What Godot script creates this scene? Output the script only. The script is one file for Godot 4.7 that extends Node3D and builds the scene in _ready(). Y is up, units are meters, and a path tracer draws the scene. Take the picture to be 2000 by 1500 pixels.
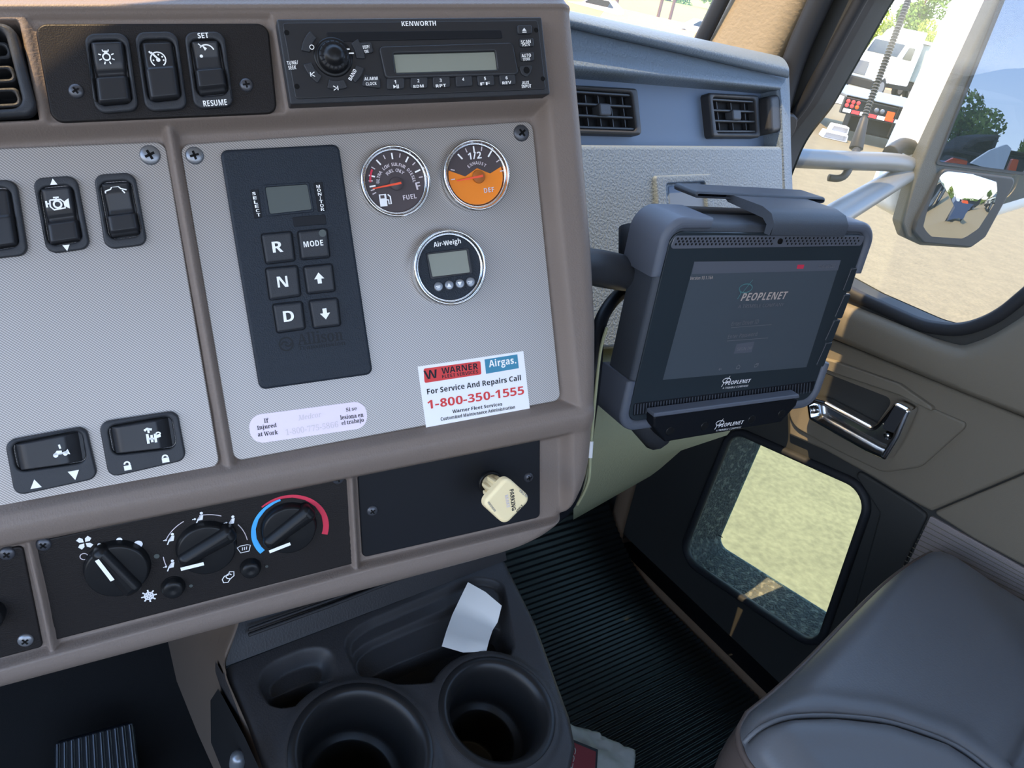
extends Node3D

# ---------------------------------------------------------------- camera frame
const FPX := 1510.0
var RX := Vector3(0.81299597, 0.19003602, 0.55038519)      # camera right, up, back in world axes
var UPV := Vector3(0.12632256, 0.86516396, -0.48531838)
var BK := Vector3(-0.5684014, 0.46408795, 0.67936898)
var CAM := Vector3(0, 2.2, 0)
var F := Transform3D()            # frame of the thing being built
var FD: Transform3D               # fascia plane
var FH: Transform3D               # lower fascia plane
var FP: Transform3D               # passenger side dash
var FR: Transform3D               # door inner plane
var FC: Transform3D               # console top
var FT: Transform3D               # tablet face
var M := {}
var used := {}
var rng := RandomNumberGenerator.new()

func _ready():
	rng.seed = 7
	setup_frames()
	setup_view()
	setup_materials()
	build_shell()
	build_outside()
	build_dashboard()
	build_upper_row()
	build_instrument_panels()
	build_lower_row()
	build_passenger_dash()
	build_door()
	build_console()
	build_seat()
	build_tablet()
	build_mirror()
	build_small_things()

func setup_view():
	RX = RX.normalized(); BK = RX.cross(UPV).normalized(); UPV = BK.cross(RX).normalized()
	var cam := Camera3D.new(); cam.name = "camera"
	cam.fov = rad_to_deg(2.0 * atan(750.0 / FPX)); cam.near = 0.02; cam.far = 900.0
	cam.transform = Transform3D(Basis(RX, UPV, BK), CAM)
	var ca := CameraAttributesPractical.new()
	cam.attributes = ca
	add_child(cam); cam.make_current()
	var we := WorldEnvironment.new(); we.name = "world_environment"
	var env := Environment.new()
	env.background_mode = Environment.BG_SKY
	var sky := Sky.new(); var sm := ProceduralSkyMaterial.new()
	sm.sky_top_color = Color(0.49, 0.60, 0.75); sm.sky_horizon_color = Color(0.90, 0.88, 0.84)
	sm.sky_curve = 0.09; sm.ground_bottom_color = Color(0.45, 0.42, 0.36); sm.ground_horizon_color = Color(0.6, 0.62, 0.62)
	sm.sky_energy_multiplier = 3.3; sm.sun_angle_max = 0.0
	sky.sky_material = sm; env.sky = sky
	env.ambient_light_source = Environment.AMBIENT_SOURCE_SKY
	env.tonemap_mode = Environment.TONE_MAPPER_LINEAR
	env.tonemap_exposure = 0.55
	env.sdfgi_enabled = true; env.ssao_enabled = true; env.ssil_enabled = true
	we.environment = env; add_child(we)
	var sun := DirectionalLight3D.new(); sun.name = "sun"
	sun.light_color = Color(1.0, 0.86, 0.64); sun.light_energy = 6.5; sun.light_angular_distance = 0.3
	sun.shadow_enabled = true
	sun.look_at_from_position(Vector3.ZERO, Vector3(0.42, -0.88, 0.086))
	add_child(sun)

func setup_frames():
	FD = Transform3D(Basis(Vector3(0.9619, 0.1663, 0.2171), Vector3(-0.0605, 0.9036, -0.4242), Vector3(-0.2667, 0.3949, 0.8792)).orthonormalized(), Vector3(0.2198, 1.9956, -0.4419))
	FH = turned(FD, 12.0, Vector3(-0.0165, -0.1146, 0))
	FP = Transform3D(basis2(Vector3(0.9974, 0.0242, -0.0681), Vector3(0.0513, 0.4271, 0.9028)), pt(1535, 290, 1.05))
	FR = Transform3D(Basis(Vector3(0, 0, 1), Vector3.UP, Vector3(-1, 0, 0)), Vector3(1.0, 2.2, 0))
	FC = Transform3D(basis2(Vector3(1, 0, 0), Vector3(0, 0.985, 0.17)), pt(970, 1395, 0.63))
	FT = Transform3D(basis2(Vector3(0.9915, 0.0177, 0.1291), Vector3(-0.13, 0.0681, 0.9892)), Vector3(0.5841, 1.9681, -0.3833))

func basis2(u: Vector3, n: Vector3) -> Basis:
	n = n.normalized(); u = (u - n * u.dot(n)).normalized()
	return Basis(u, n.cross(u), n)

func turned(f: Transform3D, deg: float, at: Vector3) -> Transform3D:      # leans the frame about its own u axis
	var a := deg_to_rad(deg); var b := f.basis
	return Transform3D(Basis(b.x, b.y * cos(a) + b.z * sin(a), b.z * cos(a) - b.y * sin(a)), f * at)

func ray(px: float, py: float) -> Vector3:
	return RX * ((px - 1000.0) / FPX) - UPV * ((py - 750.0) / FPX) - BK

func pt(px: float, py: float, d: float) -> Vector3:
	return CAM + ray(px, py) * d

func on(f: Transform3D, px: float, py: float, h := 0.0) -> Vector3:        # where a sight line meets the plane h above the frame
	var r := ray(px, py); var n := f.basis.z
	return CAM + r * ((n.dot(f.origin - CAM) + h) / n.dot(r))

func L(px: float, py: float, h := 0.0) -> Vector3:
	return F.affine_inverse() * on(F, px, py, h)

func L2(px: float, py: float, h := 0.0) -> Vector2:
	var p := L(px, py, h); return Vector2(p.x, p.y)

func P2(a: Array, h := 0.0) -> PackedVector2Array:
	var o := PackedVector2Array()
	for i in range(0, a.size(), 2): o.append(L2(a[i], a[i + 1], h))
	return o

func mpx(px: float, py: float, h := 0.0) -> float:                        # metres that one pixel spans there
	return -(on(F, px, py, h) - CAM).dot(BK) / FPX

# ---------------------------------------------------------------- mesh collector
class MB extends RefCounted:
	var V := PackedVector3Array()
	var N := PackedVector3Array()
	var U := PackedVector2Array()
	var I := PackedInt32Array()
	func vert(p: Vector3, n: Vector3, uv := Vector2.INF) -> int:
		V.append(p); N.append(n); U.append(Vector2(p.x, p.y) if uv == Vector2.INF else uv)
		return V.size() - 1
	func tri(a: int, b: int, c: int):
		var f := (V[b] - V[a]).cross(V[c] - V[a])
		if f.length_squared() < 1e-20: return
		if f.dot(N[a] + N[b] + N[c]) > 0.0: I.append_array([a, c, b])
		else: I.append_array([a, b, c])
	func quad(p: Array, n: Vector3, uvs := []):
		var b := V.size()
		for i in 4: vert(p[i], n, uvs[i] if uvs.size() == 4 else Vector2.INF)
		tri(b, b + 1, b + 2); tri(b, b + 2, b + 3)
	func grid(rows: Array, closed := false, sg := 1.0, uvs := []):
		var nr := rows.size(); var nc: int = rows[0].size(); var b := V.size()
		for r in nr:
			var row: PackedVector3Array = rows[r]
			var up: PackedVector3Array = rows[mini(r + 1, nr - 1)]
			var dn: PackedVector3Array = rows[maxi(r - 1, 0)]
			for c in nc:
				var c1 := (c + 1) % nc if closed else mini(c + 1, nc - 1)
				var c0 := (c - 1 + nc) % nc if closed else maxi(c - 1, 0)
				var n := (row[c1] - row[c0]).cross(up[c] - dn[c]) * sg
				if n.length_squared() < 1e-22:
					n = (up[c1] - up[c0] + dn[c1] - dn[c0]).cross(up[c] - dn[c]) * sg
				V.append(row[c]); N.append(n.normalized()); U.append(uvs[r][c] if uvs.size() else Vector2(row[c].x, row[c].y))
		for r in nr - 1:
			for c in (nc if closed else nc - 1):
				var c1 := (c + 1) % nc
				var i0 := b + r * nc + c; var i1 := b + r * nc + c1
				tri(i0, i1, i1 + nc); tri(i0, i1 + nc, i0 + nc)
	func flat(poly: PackedVector2Array, z: float, n := Vector3(0, 0, 1)):
		var ix := Geometry2D.triangulate_polygon(poly); var b := V.size()
		for p in poly: vert(Vector3(p.x, p.y, z), n)
		for i in range(0, ix.size(), 3): tri(b + ix[i], b + ix[i + 1], b + ix[i + 2])
	func mesh() -> ArrayMesh:
		var a := []; a.resize(Mesh.ARRAY_MAX)
		a[Mesh.ARRAY_VERTEX] = V; a[Mesh.ARRAY_NORMAL] = N; a[Mesh.ARRAY_TEX_UV] = U; a[Mesh.ARRAY_INDEX] = I
		var m := ArrayMesh.new(); m.add_surface_from_arrays(Mesh.PRIMITIVE_TRIANGLES, a); return m

func inset(poly: PackedVector2Array, d: float) -> PackedVector2Array:
	var o := PackedVector2Array(); var n := poly.size()
	for i in n:
		var a := (poly[i] - poly[(i - 1 + n) % n]).normalized(); var b := (poly[(i + 1) % n] - poly[i]).normalized()
		var na := Vector2(-a.y, a.x); var nb := Vector2(-b.y, b.x)
		var m := na + nb
		m = m / maxf(0.35, m.length_squared() * 0.5)
		o.append(poly[i] + m * d)
	return o

func ccw(poly: PackedVector2Array) -> PackedVector2Array:
	var s := 0.0
	for i in poly.size(): s += poly[i].cross(poly[(i + 1) % poly.size()])
	if s < 0: poly.reverse()
	return poly

func rnd(poly: PackedVector2Array, r: float, k := 6) -> PackedVector2Array:       # fillets the corners
	poly = ccw(poly); var o := PackedVector2Array(); var n := poly.size()
	for i in n:
		var p := poly[i]; var a := poly[(i - 1 + n) % n] - p; var b := poly[(i + 1) % n] - p
		var la := a.length(); var lb := b.length(); a /= la; b /= lb
		var half := acos(clampf(a.dot(b), -1, 1)) * 0.5
		var t := minf(r / tan(half), minf(la, lb) * 0.48); var rr := t * tan(half)
		var q0 := p + a * t; var q1 := p + b * t
		if half > 1.5: o.append(p); continue
		var c := p + (a + b).normalized() * (rr / sin(half))
		var a0 := (q0 - c).angle(); var da := wrapf((q1 - c).angle() - a0, -PI, PI)
		for j in k + 1: o.append(c + Vector2.from_angle(a0 + da * j / k) * rr)
	return o

func RQ(a: Array, r: float, h := 0.0, k := 6) -> PackedVector2Array:
	return rnd(P2(a, h), r, k)

func box2(x: float, y: float, w: float, h: float, r: float, k := 5) -> PackedVector2Array:
	return rnd(PackedVector2Array([Vector2(x - w / 2, y - h / 2), Vector2(x + w / 2, y - h / 2), Vector2(x + w / 2, y + h / 2), Vector2(x - w / 2, y + h / 2)]), r, k)

func circ(c: Vector2, r: float, k := 32) -> PackedVector2Array:
	var o := PackedVector2Array()
	for i in k: o.append(c + Vector2.from_angle(TAU * i / k) * r)
	return o

func ring3(p: PackedVector2Array, z: float) -> PackedVector3Array:
	var o := PackedVector3Array()
	for q in p: o.append(Vector3(q.x, q.y, z))
	return o

func slab(m: MB, poly: PackedVector2Array, z0: float, z1: float, bev := 0.001, steps := 3, cap := true, bottom := false):
	poly = ccw(poly); bev = minf(bev, z1 - z0)
	var rows := [ring3(poly, z0)]
	for i in steps + 1:
		var a := PI * 0.5 * i / steps
		rows.append(ring3(inset(poly, bev * (1.0 - cos(a))), z1 - bev + bev * sin(a)))
	m.grid(rows, true)
	if cap: m.flat(inset(poly, bev), z1)
	if bottom: m.flat(poly, z0, Vector3(0, 0, -1))

func frame_ring(m: MB, outer: PackedVector2Array, inner: PackedVector2Array, z0: float, z1: float, zin: float, bev := 0.001):
	# a bezel between two outlines of the same count: outer wall, top, inner wall down to zin
	var rows := [ring3(outer, z0)]
	for i in 3: rows.append(ring3(inset(outer, bev * (1.0 - cos(PI * 0.25 * i))), z1 - bev + bev * sin(PI * 0.25 * i)))
	for i in 3: rows.append(ring3(inset(inner, -bev * (1.0 - sin(PI * 0.25 * i))), z1 - bev + bev * cos(PI * 0.25 * i)))
	rows.append(ring3(inner, zin))
	m.grid(rows, true)

func lathe(m: MB, prof: Array, at := Vector3.ZERO, seg := 40):
	var rows := []
	for p in prof:
		var row := PackedVector3Array()
		for i in seg:
			var a := TAU * i / seg
			row.append(at + Vector3(cos(a) * p[0], sin(a) * p[0], p[1]))
		rows.append(row)
	m.grid(rows, true)

func tube(m: MB, path: PackedVector3Array, r0: float, r1 := -1.0, seg := 10, flatten := 1.0, caps := true):
	if r1 < 0: r1 = r0
	var n := path.size(); var x := Vector3.ZERO; var rows := []
	for i in n:
		var t := (path[mini(i + 1, n - 1)] - path[maxi(i - 1, 0)]).normalized()
		if x == Vector3.ZERO: x = t.cross(Vector3.UP if absf(t.y) < 0.9 else Vector3.RIGHT).normalized()
		x = (x - t * x.dot(t)).normalized()
		var y := t.cross(x); var r := lerpf(r0, r1, float(i) / maxf(1, n - 1)); var row := PackedVector3Array()
		if caps and i == 0: rows.append(fill_row(path[0], seg))
		for k in seg: row.append(path[i] + x * cos(TAU * k / seg) * r + y * sin(TAU * k / seg) * r * flatten)
		rows.append(row)
		if caps and i == n - 1: rows.append(fill_row(path[n - 1], seg))
	m.grid(rows, true)

func fill_row(p: Vector3, n: int) -> PackedVector3Array:
	var o := PackedVector3Array(); o.resize(n); o.fill(p); return o

func smooth3(a: Array, per := 8) -> PackedVector3Array:
	var o := PackedVector3Array(); var n := a.size()
	for i in n - 1:
		for k in per:
			var t := float(k) / per
			o.append(a[i].cubic_interpolate(a[i + 1], a[maxi(i - 1, 0)], a[mini(i + 2, n - 1)], t))
	o.append(a[n - 1]); return o

func stroke(m: MB, p: PackedVector2Array, w: float, z: float, closed := false):
	var n := p.size(); var l := []; var r := []
	for i in n:
		var a := p[(i - 1 + n) % n] if (closed or i > 0) else p[i]; var b := p[(i + 1) % n] if (closed or i < n - 1) else p[i]
		var t := (b - a).normalized(); var q := Vector2(-t.y, t.x) * w * 0.5
		l.append(p[i] + q); r.append(p[i] - q)
	for i in (n if closed else n - 1):
		var j := (i + 1) % n
		m.quad([v3(l[i], z), v3(r[i], z), v3(r[j], z), v3(l[j], z)], Vector3(0, 0, 1))

func v3(p: Vector2, z: float) -> Vector3: return Vector3(p.x, p.y, z)

func disc(m: MB, c: Vector2, r: float, z: float, k := 20): m.flat(circ(c, r, k), z)

func arc(c: Vector2, r: float, d0: float, d1: float, k := 16) -> PackedVector2Array:
	var o := PackedVector2Array()
	for i in k + 1: o.append(c + Vector2.from_angle(deg_to_rad(lerpf(d0, d1, float(i) / k))) * r)
	return o

func cube(m: MB, c: Vector3, s: Vector3, bev := 0.0):
	var k := MB.new(); slab(k, box2(0, 0, s.x, s.y, maxf(bev, s.x * 0.02), 2), -s.z / 2, s.z / 2, maxf(bev, s.z * 0.01), 2, true, true)
	join(m, k, Transform3D(Basis(), c))

func join(m: MB, k: MB, t: Transform3D):
	var b := m.V.size()
	for i in k.V.size():
		m.V.append(t * k.V[i]); m.N.append((t.basis * k.N[i]).normalized()); m.U.append(k.U[i])
	for i in k.I: m.I.append(b + i)

# ---------------------------------------------------------------- nodes
func numbered(n: String) -> String:
	if not used.has(n): used[n] = 0; return n
	used[n] += 1; return "%s_%03d" % [n, used[n]]

func thing(nm: String, label: String, cat: String, f: Transform3D, group := "") -> Node3D:
	var o := Node3D.new(); o.name = numbered(nm); o.transform = f; add_child(o)
	o.set_meta("label", label); o.set_meta("category", cat)
	if group != "": o.set_meta("group", group)
	F = f
	return o

func struct(nm: String, label: String, cat: String, f: Transform3D) -> Node3D:
	var o := thing(nm, label, cat, f); o.set_meta("kind", "structure"); return o

func at_px(f: Transform3D, px: float, py: float, h := 0.0) -> Transform3D:
	return Transform3D(f.basis, on(f, px, py, h))

func part(par: Node3D, nm: String, m: MB, mt: Material, label := "") -> MeshInstance3D:
	var o := MeshInstance3D.new(); o.name = nm; o.mesh = m.mesh(); o.material_override = mt
	par.add_child(o, true)
	if label != "": o.set_meta("label", label)
	return o

var fonts := {}
func font(kind: String) -> Font:
	if not fonts.has(kind):
		var s := SystemFont.new()
		s.font_names = PackedStringArray(["Droid Serif" if kind.begins_with("serif") else "Droid Sans"])
		s.font_weight = 700 if kind.ends_with("bold") else 400
		fonts[kind] = s
	return fonts[kind]

# lettering: bottom-left and bottom-right corner in pixels on the frame, height in pixels; h above the frame
func txt(par: Node3D, s: String, x0: float, y0: float, x1: float, y1: float, hp: float, mt: Material, h := 0.0, kind := "bold", slant := 0.0) -> MeshInstance3D:
	var t := TextMesh.new(); t.text = s; t.font = font(kind); t.font_size = 48; t.pixel_size = 0.001; t.depth = 0.0; t.curve_step = 2.0
	t.horizontal_alignment = HORIZONTAL_ALIGNMENT_LEFT
	var bb := t.get_aabb()
	var a := L(x0, y0, h); var b := L(x1, y1, h); var w := (b - a).length()
	var ex := (b - a).normalized(); var ey := Vector3(0, 0, 1).cross(ex)
	var sx := w / bb.size.x; var sy := hp * mpx(x0, y0, h) / bb.size.y
	ey = (ey + ex * slant) * sy
	var o := MeshInstance3D.new(); o.name = "lettering"; o.mesh = t; o.material_override = mt
	o.transform = Transform3D(Basis(ex * sx, ey, Vector3(0, 0, 1)), a - ex * sx * bb.position.x - ey * bb.position.y)
	par.add_child(o, true); return o

# ---------------------------------------------------------------- materials
func seamless(n: int, freq: float, seed_: int, oct := 3, kind := FastNoiseLite.TYPE_SIMPLEX_SMOOTH) -> Image:
	var f := FastNoiseLite.new(); f.seed = seed_; f.frequency = freq; f.noise_type = kind; f.fractal_octaves = oct
	return f.get_seamless_image(n, n)

func tex(i: Image) -> ImageTexture: i.generate_mipmaps(); return ImageTexture.create_from_image(i)

func mat(c: Color, rough := 0.5, metal := 0.0, nm: Texture2D = null, sc := 1.0, st := 1.0) -> StandardMaterial3D:
	var m := StandardMaterial3D.new(); m.albedo_color = c; m.roughness = rough; m.metallic = metal
	if metal == 0.0 and rough >= 0.3: m.metallic_specular = 0.36
	if nm:
		m.normal_enabled = true; m.normal_texture = nm; m.normal_scale = st
		m.uv1_triplanar = true; m.uv1_scale = Vector3.ONE * sc
	return m

func setup_materials():
	var gi := seamless(256, 0.035, 3, 2, FastNoiseLite.TYPE_CELLULAR); gi.bump_map_to_normal_map(4.0)
	var grain := tex(gi)
	var li := seamless(256, 0.03, 5, 3); li.bump_map_to_normal_map(5.0)
	var leather := tex(li)
	var fine := seamless(256, 0.12, 9, 2); fine.bump_map_to_normal_map(3.0)
	var finet := tex(fine)
	M.fascia = mat(Color8(122, 110, 102), 0.5, 0, grain, 80.0, 0.9)
	M.black = mat(Color8(52, 54, 58), 0.45, 0, finet, 30.0, 0.25)
	M.smooth = mat(Color8(46, 47, 50), 0.32)
	M.plate = mat(Color8(27, 24, 24), 0.5, 0, finet, 30.0, 0.3)
	M.dark = mat(Color8(18, 21, 27), 0.5)
	M.hole = mat(Color8(8, 8, 9), 0.8)
	M.navy = mat(Color8(34, 41, 50), 0.5, 0, finet, 26.0, 0.5)
	M.knob = mat(Color8(26, 27, 29), 0.35)
	M.white = mat(Color8(250, 250, 248), 0.5)
	M.ink = mat(Color8(30, 34, 42), 0.6)
	M.faint = mat(Color8(214, 204, 208), 0.6)
	M.red = mat(Color8(216, 70, 70), 0.6)
	M.teal = mat(Color8(70, 140, 170), 0.6)
	M.blue = mat(Color8(80, 180, 244), 0.5)
	M.rose = mat(Color8(214, 60, 84), 0.5)
	M.sticker = mat(Color8(244, 244, 246), 0.55)
	M.lilac = mat(Color8(240, 226, 238), 0.55)
	M.chrome = mat(Color8(225, 225, 225), 0.14, 1.0)
	M.screw = mat(Color8(130, 134, 140), 0.35, 0.6)
	M.screw_dark = mat(Color8(78, 80, 86), 0.35, 0.4)
	M.dial = mat(Color8(78, 70, 72), 0.35)
	M.amber = mat(Color8(240, 136, 40), 0.45)
	M.needle = mat(Color8(244, 90, 60), 0.5)
	M.lcd = mat(Color8(136, 140, 130), 0.35)
	M.lcd_dark = mat(Color8(86, 92, 90), 0.3)
	M.cream = mat(Color8(248, 228, 180), 0.5)
	M.pdash = mat(Color8(108, 122, 136), 0.5, 0, leather, 32.0, 0.9)
	M.pdash_deep = mat(Color8(104, 120, 142), 0.55)
	M.pillar = mat(Color8(150, 134, 108), 0.6, 0, leather, 16.0, 0.5)
	M.trimdark = mat(Color8(40, 42, 46), 0.55)
	M.sill = mat(Color8(120, 100, 82), 0.85, 0, grain, 20.0, 0.3)
	M.door = mat(Color8(112, 106, 94), 0.55, 0, grain, 70.0, 0.5)
	M.doordark = mat(Color8(54, 55, 54), 0.6)
	M.fabric = mat(Color8(140, 132, 130), 0.85, 0, finet, 20.0, 0.6)
	M.rubber = mat(Color8(24, 29, 30), 0.42)
	M.console = mat(Color8(50, 49, 50), 0.45, 0, grain, 70.0, 0.7)
	M.cup = mat(Color8(30, 30, 31), 0.35)
	M.carpet = mat(Color8(30, 28, 27), 0.95, 0, finet, 40.0, 1.0)
	M.leather = mat(Color8(96, 97, 100), 0.36, 0, leather, 42.0, 0.16)
	M.leather_side = mat(Color8(92, 80, 74), 0.42, 0, leather, 42.0, 0.2)
	M.thread = mat(Color8(190, 180, 168), 0.7)
	M.paper = mat(Color8(212, 210, 206), 0.7)
	M.bag = mat(Color8(158, 158, 152), 0.75)
	M.tablet = mat(Color8(72, 77, 85), 0.5, 0, finet, 26.0, 0.2)
	M.bumper = mat(Color8(98, 104, 116), 0.5)
	M.glossy = mat(Color8(46, 54, 60), 0.16)
	M.screen = mat(Color8(78, 86, 94), 0.2)
	M.screen_bar = mat(Color8(96, 100, 110), 0.22)
	M.screen_ink = mat(Color8(190, 176, 168), 0.4)
	M.screen_dim = mat(Color8(112, 112, 118), 0.4)
	M.glass = StandardMaterial3D.new()
	M.glass.albedo_color = Color(0.9, 0.97, 0.92, 0.06); M.glass.transparency = BaseMaterial3D.TRANSPARENCY_ALPHA
	M.glass.roughness = 0.0
	M.tint = StandardMaterial3D.new()
	M.tint.albedo_color = Color(0.91, 1.0, 0.94, 0.0); M.tint.refraction_enabled = true; M.tint.refraction_scale = 0.05; M.tint.roughness = 0.0
	M.grime = mat(Color8(92, 98, 98), 0.7, 0, finet, 12.0, 1.0)
	var di := Image.create(128, 128, false, Image.FORMAT_RGB8); var dn := seamless(128, 0.09, 21, 3)
	for y in 128:
		for x in 128:
			var v := smoothstep(0.58, 0.78, dn.get_pixel(x, y).r)
			di.set_pixel(x, y, Color8(78, 84, 84).lerp(Color8(128, 132, 124), v))
	M.grime.albedo_texture = tex(di); M.grime.albedo_color = Color(1, 1, 1); M.grime.uv1_scale = Vector3.ONE * 6.0
	M.olive = mat(Color8(150, 152, 124), 0.5, 0, leather, 40.0, 0.6)  # knee panel: green light bounced through the low window, put into the colour
	M.flank = mat(Color8(96, 84, 74), 0.6)
	M.paint = mat(Color8(236, 236, 230), 0.3)
	M.mirrorgrey = mat(Color8(84, 84, 80), 0.55, 0, finet, 12.0, 0.3)
	M.mirrordark = mat(Color8(50, 52, 56), 0.5)
	M.mirror = mat(Color8(190, 192, 192), 0.0, 1.0)
	M.mirror_sky_tint = mat(Color8(82, 96, 114), 0.0, 1.0)  # dark blue put into the glass so the reflected sky stays blue
	M.steel = mat(Color8(110, 114, 118), 0.45, 0.5)
	M.orange = mat(Color8(240, 90, 30), 0.3)
	M.tyre = mat(Color8(36, 36, 38), 0.8)
	M.truckgrey = mat(Color8(150, 158, 152), 0.5)
	M.brown = mat(Color8(86, 66, 52), 0.8)
	M.pole = mat(Color8(106, 84, 66), 0.85)
	# woven silver film: fine diagonal twill
	var wi := Image.create(32, 32, false, Image.FORMAT_RGB8)
	for y in 32:
		for x in 32:
			var s := 0.5 + 0.5 * sin(TAU * (x + y) * 3.0 / 32.0)
			var k := 0.5 + 0.5 * sin(TAU * (x - y) * 3.0 / 32.0)
			var v := 0.5 + 0.26 * s + 0.05 * k
			wi.set_pixel(x, y, Color(v, v * 0.985, v * 0.975))
	var silver := mat(Color8(232, 228, 224), 0.38, 0.35); silver.albedo_texture = tex(wi); silver.uv1_scale = Vector3(190, 190, 1)
	M.silver = silver
	# gravel yard
	var ni := seamless(512, 0.05, 11, 4); var gim := Image.create(512, 512, false, Image.FORMAT_RGB8)
	var n2 := seamless(512, 0.008, 12, 3)
	for y in 512:
		for x in 512:
			var a := ni.get_pixel(x, y).r; var b := n2.get_pixel(x, y).r
			gim.set_pixel(x, y, Color8(113, 104, 80) * (0.82 + 0.2 * a + 0.1 * b))
	var gm := mat(Color(1, 1, 1), 0.95); gm.albedo_texture = tex(gim); gm.uv1_triplanar = true; gm.uv1_scale = Vector3.ONE * 0.8
	M.ground = gm
	M.road = mat(Color8(176, 172, 160), 0.95)
	M.bank = mat(Color8(196, 140, 92), 0.95, 0, leather, 0.6, 0.8)
	M.meadow = mat(Color8(150, 160, 80), 0.95, 0, leather, 0.4, 1.0)
	M.leaf = mat(Color8(104, 128, 58), 0.8); M.leaf.backlight_enabled = true; M.leaf.backlight = Color(0.25, 0.3, 0.08)
	M.leaf_light = mat(Color8(150, 164, 72), 0.8); M.leaf_light.backlight_enabled = true; M.leaf_light.backlight = Color(0.3, 0.33, 0.1)

# ---------------------------------------------------------------- cab shell
func boxes(par: Node3D, nm: String, list: Array, mt: Material, bev := 0.004) -> MeshInstance3D:
	var m := MB.new()
	for b in list: cube(m, Vector3((b[0] + b[1]) / 2.0, (b[2] + b[3]) / 2.0, (b[4] + b[5]) / 2.0), Vector3(b[1] - b[0], b[3] - b[2], b[5] - b[4]), bev)
	return part(par, nm, m, mt)

func ws(x: float, t: float) -> Vector3:        # windshield surface, t 0 at the cowl, 1 at the header
	return Vector3(x, 2.12 + 0.73 * t, -1.0 + 0.37 * t)

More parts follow.
